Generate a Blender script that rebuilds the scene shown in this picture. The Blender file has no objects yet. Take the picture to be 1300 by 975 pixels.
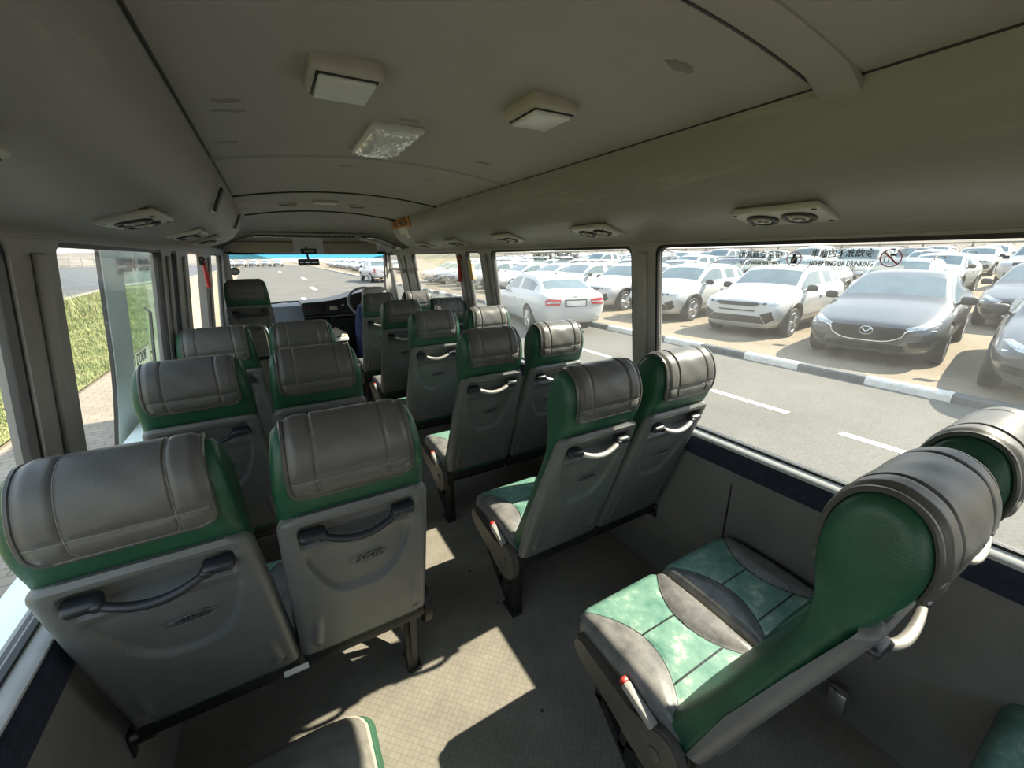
import bpy, bmesh, math, random
from mathutils import Vector, Matrix
from mathutils.bvhtree import BVHTree
random.seed(7)
SC = bpy.context.scene
COL = SC.collection
sin, cos, pi = math.sin, math.cos, math.pi
H_EYE, CX = 1.5421, -0.4825
GZ = -0.45            # street level below the cabin floor

# ------------------------------------------------------------------ materials
MATS = {}
def N(nt, typ, **kw):
    n = nt.nodes.new(typ)
    for k, v in kw.items():
        if k in n.inputs: n.inputs[k].default_value = v
        else: setattr(n, k, v)
    return n
def c4(c): return (c[0], c[1], c[2], 1.0)
def mat(name, col, rough=.5, metal=0., var=.15, scale=6., bump=0., bscale=60., coat=0., spec=.5, dirt=None, dirt_amt=.5, stretch=None):
    """principled material with soft procedural colour variation, optional wear colour and fine bump"""
    if name in MATS: return MATS[name]
    m = bpy.data.materials.new(name); m.use_nodes = True
    nt = m.node_tree; b = nt.nodes['Principled BSDF']; L = nt.links.new
    b.inputs['Roughness'].default_value = rough
    b.inputs['Metallic'].default_value = metal
    b.inputs['Coat Weight'].default_value = coat
    b.inputs['Specular IOR Level'].default_value = spec
    tc = N(nt, 'ShaderNodeTexCoord')
    src = tc.outputs['Object']
    if stretch:
        mp = N(nt, 'ShaderNodeMapping'); mp.inputs['Scale'].default_value = stretch
        L(src, mp.inputs['Vector']); src = mp.outputs['Vector']
    no = N(nt, 'ShaderNodeTexNoise', Scale=scale, Detail=5., Roughness=.6); L(src, no.inputs['Vector'])
    r = N(nt, 'ShaderNodeValToRGB')
    r.color_ramp.elements[0].position = .3; r.color_ramp.elements[1].position = .72
    r.color_ramp.elements[0].color = c4([max(0, x*(1-var)) for x in col])
    r.color_ramp.elements[1].color = c4([min(1, x*(1+var)) for x in col])
    L(no.outputs['Fac'], r.inputs['Fac'])
    out = r.outputs['Color']
    if dirt:
        n2 = N(nt, 'ShaderNodeTexNoise', Scale=scale*2.3, Detail=8., Roughness=.7); L(src, n2.inputs['Vector'])
        r2 = N(nt, 'ShaderNodeValToRGB')
        r2.color_ramp.elements[0].position = .56; r2.color_ramp.elements[1].position = .74
        r2.color_ramp.elements[0].color = (0, 0, 0, 1); r2.color_ramp.elements[1].color = (dirt_amt,)*3+(1,)
        L(n2.outputs['Fac'], r2.inputs['Fac'])
        mx = N(nt, 'ShaderNodeMixRGB'); L(r2.outputs['Color'], mx.inputs['Fac']); L(out, mx.inputs['Color1'])
        mx.inputs['Color2'].default_value = c4(dirt); out = mx.outputs['Color']
    L(out, b.inputs['Base Color'])
    if bump:
        n3 = N(nt, 'ShaderNodeTexNoise', Scale=bscale, Detail=3.); L(tc.outputs['Object'], n3.inputs['Vector'])
        bp = N(nt, 'ShaderNodeBump', Strength=bump, Distance=.004); L(n3.outputs['Fac'], bp.inputs['Height'])
        L(bp.outputs['Normal'], b.inputs['Normal'])
    MATS[name] = m
    return m
def emit_free_glass(name, tint=(.93, .97, .95), dust=.05, gloss=.4, dcol=(.9, .92, .9)):
    """thin dusty window glass: clear transmission, faint reflection and a thin film of dust"""
    if name in MATS: return MATS[name]
    m = bpy.data.materials.new(name); m.use_nodes = True
    nt = m.node_tree; L = nt.links.new; nt.nodes.clear()
    o = N(nt, 'ShaderNodeOutputMaterial')
    t = N(nt, 'ShaderNodeBsdfTransparent'); t.inputs['Color'].default_value = c4(tint)
    g = N(nt, 'ShaderNodeBsdfGlossy', Roughness=.03); g.inputs['Color'].default_value = (1, 1, 1, 1)
    fr0 = N(nt, 'ShaderNodeFresnel', IOR=1.3); fr = N(nt, 'ShaderNodeMath', operation='MULTIPLY'); L(fr0.outputs['Fac'], fr.inputs[0]); fr.inputs[1].default_value = gloss
    m1 = N(nt, 'ShaderNodeMixShader'); L(fr.outputs[0], m1.inputs['Fac']); L(t.outputs[0], m1.inputs[1]); L(g.outputs[0], m1.inputs[2])
    d = N(nt, 'ShaderNodeBsdfTranslucent'); d.inputs['Color'].default_value = c4(dcol)
    d2 = N(nt, 'ShaderNodeBsdfDiffuse'); d2.inputs['Color'].default_value = c4(dcol)
    md = N(nt, 'ShaderNodeMixShader', Fac=.4); L(d.outputs[0], md.inputs[1]); L(d2.outputs[0], md.inputs[2])
    tc = N(nt, 'ShaderNodeTexCoord'); no = N(nt, 'ShaderNodeTexNoise', Scale=4., Detail=6., Roughness=.7); L(tc.outputs['Object'], no.inputs['Vector'])
    r = N(nt, 'ShaderNodeMapRange'); L(no.outputs['Fac'], r.inputs['Value'])
    r.inputs['From Min'].default_value = .3; r.inputs['From Max'].default_value = .75
    r.inputs['To Min'].default_value = dust*.5; r.inputs['To Max'].default_value = dust*1.7
    m2 = N(nt, 'ShaderNodeMixShader'); L(r.outputs[0], m2.inputs['Fac']); L(m1.outputs[0], m2.inputs[1]); L(md.outputs[0], m2.inputs[2])
    L(m2.outputs[0], o.inputs['Surface'])
    MATS[name] = m
    return m

# ------------------------------------------------------------------ mesh builder
class MB:
    def __init__(s): s.bm = bmesh.new(); s.mi = 0
    def _f(s, vs):
        try:
            f = s.bm.faces.new(vs); f.material_index = s.mi; return f
        except ValueError: return None
    def box(s, c, d, bev=0., seg=2, M=None):
        t = bmesh.new(); bmesh.ops.create_cube(t, size=1.)
        for v in t.verts: v.co = Vector((v.co.x*d[0], v.co.y*d[1], v.co.z*d[2]))
        if bev: bmesh.ops.bevel(t, geom=list(t.edges), offset=min(bev, .49*min(d)), segments=seg, profile=.5, affect='EDGES')
        T = Matrix.Translation(c) @ (M.to_4x4() if M else Matrix.Identity(4))
        return s.merge(t, T)
    def merge(s, t, T=None):
        mp = {v: s.bm.verts.new(T @ v.co if T else v.co) for v in t.verts}
        for f in t.faces: s._f([mp[v] for v in f.verts])
        t.free(); return s
    def grid(s, rows, cu=False, cv=False):
        V = [[s.bm.verts.new(p) for p in r] for r in rows]
        n, m = len(V), len(V[0])
        for i in range(n if cv else n-1):
            for j in range(m if cu else m-1):
                s._f([V[i][j], V[i][(j+1) % m], V[(i+1) % n][(j+1) % m], V[(i+1) % n][j]])
        return V
    def cap(s, ring): return s._f(ring)
    def tube(s, pts, r, n=10, closed=False, caps=True):
        pts = [Vector(p) for p in pts]; k = len(pts); rows = []; up = None
        for i, p in enumerate(pts):
            a = pts[(i-1) % k] if (closed or i) else p
            b = pts[(i+1) % k] if (closed or i < k-1) else p
            t = (b-a).normalized()
            if up is None:
                up = Vector((0, 0, 1)) if abs(t.z) < .9 else Vector((1, 0, 0))
            x = t.cross(up).normalized(); up = x.cross(t).normalized()
            rr = r[i] if isinstance(r, (list, tuple)) else r
            rows.append([p + (x*cos(2*pi*j/n) + up*sin(2*pi*j/n))*rr for j in range(n)])
        V = s.grid(rows, cu=True, cv=closed)
        if caps and not closed: s.cap(V[0][::-1]); s.cap(V[-1])
        return s
    def lathe(s, prof, n=32, T=None):
        rows = [[Vector((r*cos(2*pi*j/n), r*sin(2*pi*j/n), z)) for j in range(n)] for r, z in prof]
        if T: rows = [[T @ p for p in r] for r in rows]
        V = s.grid(rows, cu=True)
        if prof[0][0] > 1e-6: s.cap(V[0][::-1])
        if prof[-1][0] > 1e-6: s.cap(V[-1])
        return s
    def prism(s, poly, d, M=None):
        """poly [(a,b)], extruded 0..d along c; M maps (a,b,c) to space"""
        M = M or Matrix.Identity(4)
        A = [s.bm.verts.new(M @ Vector((a, b, 0))) for a, b in poly]
        B = [s.bm.verts.new(M @ Vector((a, b, d))) for a, b in poly]
        k = len(poly)
        s._f(A[::-1]); s._f(B)
        for i in range(k): s._f([A[i], A[(i+1) % k], B[(i+1) % k], B[i]])
        return s
    def poly(s, pts):
        s._f([s.bm.verts.new(p) for p in pts]); return s
    def build(s, name, m, parent=None, smooth=40, kind=None, weld=0):
        if weld: bmesh.ops.remove_doubles(s.bm, verts=s.bm.verts, dist=weld)
        bmesh.ops.recalc_face_normals(s.bm, faces=s.bm.faces)
        me = bpy.data.meshes.new(name); s.bm.to_mesh(me); s.bm.free()
        return link(name, me, m, parent, smooth, kind)
def link(name, me, m, parent=None, smooth=40, kind=None):
    for x in (m if isinstance(m, (list, tuple)) else [m]):
        me.materials.append(x)
    if smooth:
        me.shade_smooth(); me.set_sharp_from_angle(angle=math.radians(smooth))
    o = bpy.data.objects.new(name, me); COL.objects.link(o)
    if parent: o.parent = parent
    if kind: o['kind'] = kind
    return o
def tag(o, label, cat, group=None):
    o['label'] = label; o['category'] = cat
    if group: o['group'] = group
    return o
def thing(name, label, cat, loc=(0, 0, 0), rz=0, group=None):
    o = bpy.data.objects.new(name, None); COL.objects.link(o); o.empty_display_size = .1
    o.location = loc; o.rotation_euler = (0, 0, rz)
    return tag(o, label, cat, group)
KIDS = {}
def copy_tree(o, parent=None):
    c = o.copy(); COL.objects.link(c)
    if parent: c.parent = parent
    for ch in [x for x in o.children]: copy_tree(ch, c)
    return c
def catmull(P, n, closed=False):
    P = [Vector(p) for p in P]; k = len(P); out = []
    segs = k if closed else k-1
    for i in range(segs):
        p0, p1, p2, p3 = (P[(i-1) % k], P[i], P[(i+1) % k], P[(i+2) % k]) if closed else (P[max(i-1, 0)], P[i], P[i+1], P[min(i+2, k-1)])
        for j in range(n):
            t = j/n
            out.append(.5*((2*p1)+(p2-p0)*t+(2*p0-5*p1+4*p2-p3)*t*t+(3*p1-p0-3*p2+p3)*t**3))
    if not closed: out.append(P[-1])
    return out
def lerp(a, b, t): return a+(b-a)*t
def interp(T, x):
    if x <= T[0][0]: return T[0][1]
    for (a, p), (b, q) in zip(T, T[1:]):
        if x <= b: return lerp(p, q, (x-a)/(b-a))
    return T[-1][1]
def sstep(a, b, x):
    t = max(0., min(1., (x-a)/(b-a))); return t*t*(3-2*t)
def rrect(x0, y0, x1, y1, r, n=5):
    out = []
    for cx, cy, a in ((x1-r, y1-r, 0), (x0+r, y1-r, 90), (x0+r, y0+r, 180), (x1-r, y0+r, 270)):
        for i in range(n+1):
            t = math.radians(a+90*i/n); out.append((cx+r*cos(t), cy+r*sin(t)))
    return out
def text_mesh(body, size, ext=.001, shear=0., ax='CENTER', weight=0.):
    cu = bpy.data.curves.new('lettering', 'FONT'); cu.body = body; cu.size = size; cu.extrude = ext
    cu.shear = shear; cu.align_x = ax; cu.align_y = 'CENTER'; cu.resolution_u = 3; cu.offset = weight
    o = bpy.data.objects.new('lettering', cu); COL.objects.link(o)
    dg = bpy.context.evaluated_depsgraph_get()
    me = bpy.data.meshes.new_from_object(o.evaluated_get(dg), depsgraph=dg)
    bpy.data.objects.remove(o); bpy.data.curves.remove(cu)
    me.materials.clear()
    return me
def put_text(name, body, size, m, parent, M, ext=.001, shear=0., ax='CENTER', weight=0., sx=1.):
    me = text_mesh(body, size, ext, shear, ax, weight)
    me.transform(M @ Matrix.Diagonal((sx, 1, 1, 1)))
    return link(name, me, m, parent, 0)

# ------------------------------------------------------------------ palette
LEATHER = mat('charcoal_leather', (.110, .109, .103), .38, 0, .12, 9, .10, 220, spec=.5, dirt=(.19, .175, .15), dirt_amt=.2)
PIPING = mat('grey_piping', (.085, .083, .078), .3)
GREEN = mat('green_leather', (.016, .088, .048), .42, 0, .3, 9, .2, 260, dirt=(.10, .17, .12), dirt_amt=.3)
SHELLM = mat('grey_moulded_plastic', (.135, .142, .138), .42, 0, .12, 8, .12, 400, dirt=(.2, .2, .185), dirt_amt=.3)
BLACKP = mat('black_plastic', (.018, .019, .021), .42, 0, .2, 20, .1, 200)
BARBLK = mat('blue_black_grip', (.022, .026, .032), .38, 0, .2, 20)
SILVER = mat('worn_silver_grip', (.62, .6, .56), .28, .55, .15, 30, dirt=(.2, .19, .17), dirt_amt=.5)
CHROME = mat('chrome', (.8, .8, .8), .15, 1, .05)
STEEL = mat('dark_steel', (.03, .03, .03), .5, .4, .3, 12, dirt=(.12, .1, .08), dirt_amt=.5)
BOLT = mat('bolt_metal', (.35, .35, .34), .4, .8)
GREYSIDE = mat('brown_grey_vinyl', (.10, .092, .078), .5, 0, .25, 10, .2, 200)
WHITE = mat('white_plastic', (.75, .75, .72), .4)
RED = mat('red_plastic', (.5, .03, .02), .4)
HEAD = mat('headliner_vinyl', (.37, .350, .322), .62, 0, .06, 3, .12, 500, dirt=(.3, .28, .25), dirt_amt=.35)
DUCT = mat('duct_cover_vinyl', (.305, .298, .285), .5, 0, .12, 2.2, .1, 300, dirt=(.50, .49, .46), dirt_amt=.6, stretch=(1, .35, 3))
PILLAR = mat('pillar_trim', (.33, .32, .30), .5, 0, .1, 5, .1, 300, dirt=(.24, .23, .21), dirt_amt=.4)
LOWWALL = mat('lower_wall_vinyl', (.20, .195, .18), .55, 0, .12, 5, .15, 250, dirt=(.13, .125, .115), dirt_amt=.5)
RUBBER = mat('black_rubber', (.012, .012, .013), .5)
SILL = mat('sill_trim', (.62, .62, .6), .35, 0, .1, 10, dirt=(.35, .34, .31), dirt_amt=.4)
# ------------------------------------------------------------------ camera, light
def make_camera():
    f, pit, ya, ro = 511.233, .3063, .5199, -.008
    fw = Vector((sin(ya)*cos(pit), cos(ya)*cos(pit), -sin(pit))); rt = Vector((cos(ya), -sin(ya), 0)); up = rt.cross(fw)
    r2 = rt*cos(ro)+up*sin(ro); u2 = -rt*sin(ro)+up*cos(ro)
    cd = bpy.data.cameras.new('camera'); cd.sensor_fit = 'HORIZONTAL'; cd.sensor_width = 36; cd.lens = f/1300*36
    cd.clip_start = .02; cd.clip_end = 600
    o = bpy.data.objects.new('camera', cd); COL.objects.link(o)
    M = Matrix((r2, u2, -fw)).transposed().to_4x4(); M.translation = (CX, 0, H_EYE)
    o.matrix_world = M; SC.camera = o
make_camera()
w = bpy.data.worlds.new('sky'); SC.world = w; w.use_nodes = True
nt = w.node_tree; bg = nt.nodes['Background']
tc = N(nt, 'ShaderNodeTexCoord'); sp = N(nt, 'ShaderNodeSeparateXYZ'); nt.links.new(tc.outputs['Generated'], sp.inputs[0])
rp = N(nt, 'ShaderNodeValToRGB'); nt.links.new(sp.outputs['Z'], rp.inputs['Fac'])
rp.color_ramp.elements[0].position = 0.; rp.color_ramp.elements[0].color = (.98, .97, .93, 1)
rp.color_ramp.elements[1].position = .6; rp.color_ramp.elements[1].color = (.62, .78, 1., 1)
nt.links.new(rp.outputs['Color'], bg.inputs['Color']); bg.inputs['Strength'].default_value = 1.55
sd = bpy.data.lights.new('sun', 'SUN'); sd.energy = 10.5; sd.angle = .011; sd.color = (1., .90, .74)
so = bpy.data.objects.new('sun', sd); COL.objects.link(so)
so.rotation_euler = Vector((-1, .28, -.95)).to_track_quat('-Z', 'Y').to_euler()
so.location = (20, -6, 20)
SC.view_settings.view_transform = 'Standard'; SC.view_settings.look = 'None'
SC.view_settings.gamma = 1; SC.view_settings.use_curve_mapping = False; SC.view_settings.exposure = 0.38
SC.cycles.use_denoising = True
SC.cycles.max_bounces = 12; SC.cycles.diffuse_bounces = 6; SC.cycles.transparent_max_bounces = 24; SC.cycles.transmission_bounces = 8
SC.cycles.sample_clamp_indirect = 6; SC.cycles.caustics_reflective = False; SC.cycles.caustics_refractive = False
# ------------------------------------------------------------------ bus shell
YB, YF = -1.0, 5.35      # back wall, windscreen top
ZS, ZT, TUM = .81, 1.583, .13
def wx(z): return 1.02-(z-ZS)*TUM
def wp(side, y, z, d=0.):   # point on the leaning window plane, d metres inwards
    return Vector((side*(wx(z)-d), y, z))
# floor -------------------------------------------------------------
def floor_mat():
    m = bpy.data.materials.new('patterned_floor_vinyl'); m.use_nodes = True
    nt = m.node_tree; L = nt.links.new; b = nt.nodes['Principled BSDF']; b.inputs['Roughness'].default_value = .5
    tc = N(nt, 'ShaderNodeTexCoord'); mp = N(nt, 'ShaderNodeMapping'); L(tc.outputs['Object'], mp.inputs['Vector'])
    mp.inputs['Rotation'].default_value = (0, 0, math.radians(45))
    br = N(nt, 'ShaderNodeTexBrick', Scale=1.); br.offset = 0.; br.squash = 1.
    L(mp.outputs['Vector'], br.inputs['Vector'])
    br.inputs['Brick Width'].default_value = .019; br.inputs['Row Height'].default_value = .019; br.inputs['Mortar Size'].default_value = .0016
    br.inputs['Mortar Smooth'].default_value = .4
    br.inputs['Color1'].default_value = (.305, .28, .235, 1); br.inputs['Color2'].default_value = (.275, .255, .215, 1); br.inputs['Mortar'].default_value = (.235, .217, .18, 1)
    no = N(nt, 'ShaderNodeTexNoise', Scale=3.5, Detail=8., Roughness=.65); L(tc.outputs['Object'], no.inputs['Vector'])
    r = N(nt, 'ShaderNodeValToRGB'); r.color_ramp.elements[0].position = .35; r.color_ramp.elements[1].position = .7
    r.color_ramp.elements[0].color = (.72, .71, .70, 1); r.color_ramp.elements[1].color = (1.05, 1.04, 1.02, 1); L(no.outputs['Fac'], r.inputs['Fac'])
    mx = N(nt, 'ShaderNodeMixRGB', blend_type='MULTIPLY', Fac=1.); L(br.outputs['Color'], mx.inputs['Color1']); L(r.outputs['Color'], mx.inputs['Color2'])
    vo = N(nt, 'ShaderNodeTexVoronoi', Scale=7.); L(tc.outputs['Object'], vo.inputs['Vector'])
    lt = N(nt, 'ShaderNodeMath', operation='LESS_THAN'); L(vo.outputs['Distance'], lt.inputs[0]); lt.inputs[1].default_value = .06
    m3 = N(nt, 'ShaderNodeMixRGB'); L(lt.outputs[0], m3.inputs['Fac']); L(mx.outputs['Color'], m3.inputs['Color1']); m3.inputs['Color2'].default_value = (.07, .065, .055, 1)
    L(m3.outputs['Color'], b.inputs['Base Color'])
    bp = N(nt, 'ShaderNodeBump', Strength=.3, Distance=.001); L(br.outputs['Fac'], bp.inputs['Height']); bp.invert = True
    L(bp.outputs['Normal'], b.inputs['Normal'])
    return m
FLOORM = floor_mat()
b = MB(); b.box((0, 2.2, -.05), (2.12, 6.6, .1)); b.build('floor', FLOORM, smooth=0, kind='structure')
# raised floor at the front beside the door
b = MB(); b.box((-.66, 4.55, .08), (.62, 1.2, .16), .01); b.build('trim_1', FLOORM, kind='structure')
# walls: ring frames round each window opening -----------------------
GLASS = emit_free_glass('dusty_window_glass', (.96, .98, .97), dust=.03, gloss=.12)
GLASSR = emit_free_glass('sunlit_dusty_window_glass', (.955, .97, .955), dust=.026, gloss=.3)
def ring(bm, side, outer, inner, r, d0, d1, n=6):
    """window surround on the leaning wall: outer rectangle, rounded inner hole, from depth d0 (outside) to d1 (inside)"""
    y0, z0, y1, z1 = inner
    I = rrect(y0, z0, y1, z1, r, n)
    oy0, oz0, oy1, oz1 = outer
    O = []
    k = n+1
    for q, (cy, cz) in enumerate(((oy1, oz1), (oy0, oz1), (oy0, oz0), (oy1, oz0))):
        for i in range(k):
            a, c = I[q*k+i]
            O.append((cy, cz) if i in (k//2,) else ((a, cz) if (i < k//2) == (q in (1, 3)) else (cy, c)))
    rows = [[wp(side, y, z, d) for y, z in P] for P, d in ((O, d0), (O, d1), (I, d1), (I, d0))]
    bm.grid(rows, cu=True, cv=True)
def make_wall(side, wins, name):
    b = MB()
    s = side
    # lower wall with a soft lean, outside flank, header
    prof = [(1.0, -.02), (1.0, .30), (.998, .60), (.99, .735), (1.0, .742), (1.0, .80), (1.07, .80), (1.10, .70), (1.11, .40), (1.09, -.02)]
    if s < 0: prof = prof[:6]+[(1.06, .80), (1.16, .62), (1.18, .40), (1.14, -.02)]
    b.grid([[Vector((s*x, y, z)) for x, z in prof] for y in (YB, 6.0)], cu=True)
    b.mi = 1
    ys = sorted(wins)
    edges = [YB]+[(a[1]+c[0])/2 for a, c in zip(ys, ys[1:])]+[5.97]
    for (y0, y1), e0, e1 in zip(ys, edges, edges[1:]):
        ring(b, s, (e0, .80, e1, 1.64), (y0, .822, y1, ZT), .035, -.035, .012)
    for e in edges[1:-1]:           # raised moulding on each pillar
        b.box(wp(s, e, 1.19, .018), (.012, .05, .74), .005, M=Matrix.Rotation(-s*math.atan(TUM), 3, 'Y'))
    o = b.build(name, [LOWWALL, PILLAR], smooth=50, kind='structure')
    return o
WIN_R = [(-.85, 1.23), (1.36, 2.74), (2.915, 3.20), (3.385, 4.70), (5.33, 5.83)]
WIN_L = [(-.85, 1.18), (1.385, 2.51), (2.70, 2.86), (3.22, 3.95), (4.40, 5.30)]
make_wall(1, WIN_R, 'wall_right'); make_wall(-1, WIN_L, 'wall_left')
nwin = 0
for side, W in ((1, WIN_R), (-1, WIN_L)):
    for i, (y0, y1) in enumerate(W):
        nwin += 1
        if side < 0 and i == 3: continue         # the open doorway has no pane
        zb = .826 if not (side > 0 and i == 4) else .826
        b = MB()
        rows = []
        for (dy, dd) in ((0, -.02), (0, .006), (.011, .006), (.011, -.02)):
            rows.append([wp(side, y, z, dd) for y, z in rrect(y0+dy-.002, .822+dy, y1-dy+.002, ZT-dy, .036, 6)])
        b.grid(rows, cu=True, cv=True)
        fr = b.build('window_%d' % nwin, RUBBER, kind='structure')
        b = MB(); b.grid([[wp(side, y, z, dd) for y, z in rrect(y0+.012, .834, y1-.012, ZT-.012, .028, 6)] for dd in (-.010, -.006)], cu=True)
        for dd in (-.010, -.006): b.poly([wp(side, y, z, dd) for y, z in rrect(y0+.012, .834, y1-.012, ZT-.012, .028, 6)])
        b.build('pane', GLASSR if side > 0 else GLASS, fr, smooth=0)
# quarter bar in the driver's door window
b = MB(); b.box(wp(1, 5.58, 1.40, .0), (.03, .52, .03), .008); b.build('trim_2', PILLAR, kind='structure')
# doorway step well + door post (left)
# navy strip + sill on both sides
def navy_mat():
    m = mat('navy_ribbed_carpet', (.018, .023, .045), .8, 0, .5, 40, .6, 180)
    return m
NAVY = navy_mat()
k = 3
for s in (1, -1):
    b = MB(); b.grid([[Vector((s*x, y, z)) for x, z in ((.992, .715), (.975, .722), (.978, .79), (.99, .803), (1.0, .80))] for y in (YB+.02, 4.75 if s > 0 else 3.1)])
    b.build('trim_%d' % k, NAVY, kind='structure'); k += 1
    b = MB(); b.grid([[Vector((s*x, y, z)) for x, z in ((.986, .80), (.982, .812), (.99, .820), (1.022, .826), (1.03, .80))] for y in (YB+.02, 5.3 if s > 0 else 3.1)])
    b.build('trim_%d' % k, SILL, kind='structure'); k += 1
# thin joints in the lower wall panels
for s, y in ((1, .80), (1, 2.4), (-1, 1.5)):
    b = MB(); b.box((s*.9965, y, .36), (.004, .006, .70)); b.build('trim_%d' % k, RUBBER, kind='structure'); k += 1
# back wall with window
b = MB()
for x0, x1, z0, z1 in ((-1.1, 1.1, -.02, .95), (-1.1, 1.1, 1.5, 2.0), (-1.1, -.7, .95, 1.5), (.7, 1.1, .95, 1.5)):
    b.box(((x0+x1)/2, YB-.03, (z0+z1)/2), (x1-x0, .06, z1-z0))
b.build('wall_back', PILLAR, smooth=0, kind='structure')
b = MB(); b.box((0, YB-.03, 1.225), (1.4, .006, .55)); b.build('window_11', GLASS, smooth=0, kind='structure')
# duct covers --------------------------------------------------------
DPROF = [(.600, 1.90), (.612, 1.885), (.618, 1.85), (.630, 1.80), (.66, 1.74), (.70, 1.695), (.76, 1.662), (.84, 1.637), (.885, 1.618), (.902, 1.603), (.910, 1.590), (.93, 1.588)]
DP = catmull([(x, 0, z) for x, z in DPROF], 4)
for s in (1, -1):
    b = MB()
    yend = 4.30 if s > 0 else 3.92
    rows = []
    for i in range(41):
        y = lerp(YB, yend, i/40)
        rows.append([Vector((s*p.x, y, p.z)) for p in DP])
    # rounded nose at the front end
    for q in range(1, 7):
        t = q/6*pi/2
        rows.append([Vector((s*(p.x+(.93-p.x)*(1-cos(t))*.55), yend+.10*sin(t), p.z+(1.62-p.z)*(1-cos(t))*.35)) for p in DP])
    b.grid(rows)
    b.build('trim_%d' % k, DUCT, smooth=60, kind='structure'); k += 1
    # dark joint at the cove and the nose edge
    b = MB(); b.tube([(s*.607, YB, 1.889), (s*.607, yend, 1.889)], .005, 6); b.tube([rows[-1][j] for j in range(2, len(DP)-2, 2)], .008, 6)
    b.build('trim_%d' % k, RUBBER, kind='structure'); k += 1
    # lower lip above windows
    b = MB(); b.box((s*.914, (YB+4.8)/2, 1.590), (.02, 4.8-YB, .008), .003); b.build('trim_%d' % k, PILLAR, kind='structure'); k += 1
def add_scuffs(m, scale, stretch, thr, col, size):
    # sparse dark rub marks with a shape of their own
    nt = m.node_tree; L = nt.links.new; b = nt.nodes['Principled BSDF']; src = b.inputs['Base Color'].links[0].from_socket
    tc = N(nt, 'ShaderNodeTexCoord'); mp = N(nt, 'ShaderNodeMapping'); mp.inputs['Scale'].default_value = stretch; L(tc.outputs['Object'], mp.inputs['Vector'])
    no = N(nt, 'ShaderNodeTexNoise', Scale=18., Detail=4.); L(mp.outputs['Vector'], no.inputs['Vector'])
    mv = N(nt, 'ShaderNodeMixRGB', Fac=.06); L(mp.outputs['Vector'], mv.inputs['Color1']); L(no.outputs['Color'], mv.inputs['Color2'])
    vo = N(nt, 'ShaderNodeTexVoronoi', Scale=scale); vo.voronoi_dimensions = '2D'; L(mv.outputs['Color'], vo.inputs['Vector'])
    a = N(nt, 'ShaderNodeMath', operation='LESS_THAN'); L(vo.outputs['Distance'], a.inputs[0]); a.inputs[1].default_value = size
    sp = N(nt, 'ShaderNodeSeparateXYZ'); L(vo.outputs['Color'], sp.inputs[0])
    c = N(nt, 'ShaderNodeMath', operation='GREATER_THAN'); L(sp.outputs['X'], c.inputs[0]); c.inputs[1].default_value = thr
    d = N(nt, 'ShaderNodeMath', operation='MULTIPLY'); L(a.outputs[0], d.inputs[0]); L(c.outputs[0], d.inputs[1])
    e = N(nt, 'ShaderNodeMath', operation='MULTIPLY'); L(d.outputs[0], e.inputs[0]); L(no.outputs['Fac'], e.inputs[1])
    mx = N(nt, 'ShaderNodeMixRGB'); L(e.outputs[0], mx.inputs['Fac']); L(src, mx.inputs['Color1']); mx.inputs['Color2'].default_value = c4(col)
    L(mx.outputs['Color'], b.inputs['Base Color'])
add_scuffs(HEAD, 2.6, (1, 2.4, 1), .62, (.09, .08, .065), .09)
# ceiling ------------------------------------------------------------
def zc(x): return 1.885+.056*(1-(min(abs(x), .612)/.612)**2)
b = MB()
xs = [lerp(-.62, .62, i/24) for i in range(25)]
rows = [[Vector((x, y, zc(x))) for x in xs] for y in [YB, 0, 1, 2, 2.98]]
b.grid(rows); b.grid([[p+Vector((0, 0, .03)) for p in r] for r in rows])
# front part a touch lower
rows = [[Vector((x, y, zc(x)-.008)) for x in xs] for y in [2.98, 3.5, 4.08]]
b.grid(rows)
# outer roof so no light leaks over the ducts
b.grid([[Vector((x, y, z)) for x, z in ((-1.0, 1.58), (-.98, 1.75), (-.8, 1.93), (-.4, 2.02), (0, 2.04), (.4, 2.02), (.8, 1.93), (.98, 1.75), (1.0, 1.58))] for y in (YB-.06, 6.05)])
CEIL = b.build('ceiling', HEAD, smooth=60, kind='structure')
# seams & arch strap
def arch(y, r, m, xm=.61, dz=0., y2=None):
    global k
    b = MB(); b.tube([(x, y+(0 if y2 is None else y2*(x/.6)**2), zc(x)+dz) for x in [lerp(-xm, xm, i/30) for i in range(31)]], r, 8)
    b.build('trim_%d' % k, m, kind='structure'); k += 1
arch(1.945, .006, PILLAR); arch(1.957, .004, RUBBER)
arch(2.98, .008, RUBBER)
b = MB()
rows = []
for yy, dz in ((.475, .01), (.477, -.004), (.488, -.010), (.542, -.010), (.553, -.004), (.555, .01)):
    rows.append([Vector((x, yy, zc(x)+dz-(.02*max(0, (abs(x)-.55)/.06) if abs(x) > .55 else 0))) for x in [lerp(-.622, .622, i/30) for i in range(31)]])
b.grid(rows); b.build('trim_%d' % k, HEAD, kind='structure'); k += 1
arch(.558, .004, RUBBER, dz=-.001)
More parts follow.
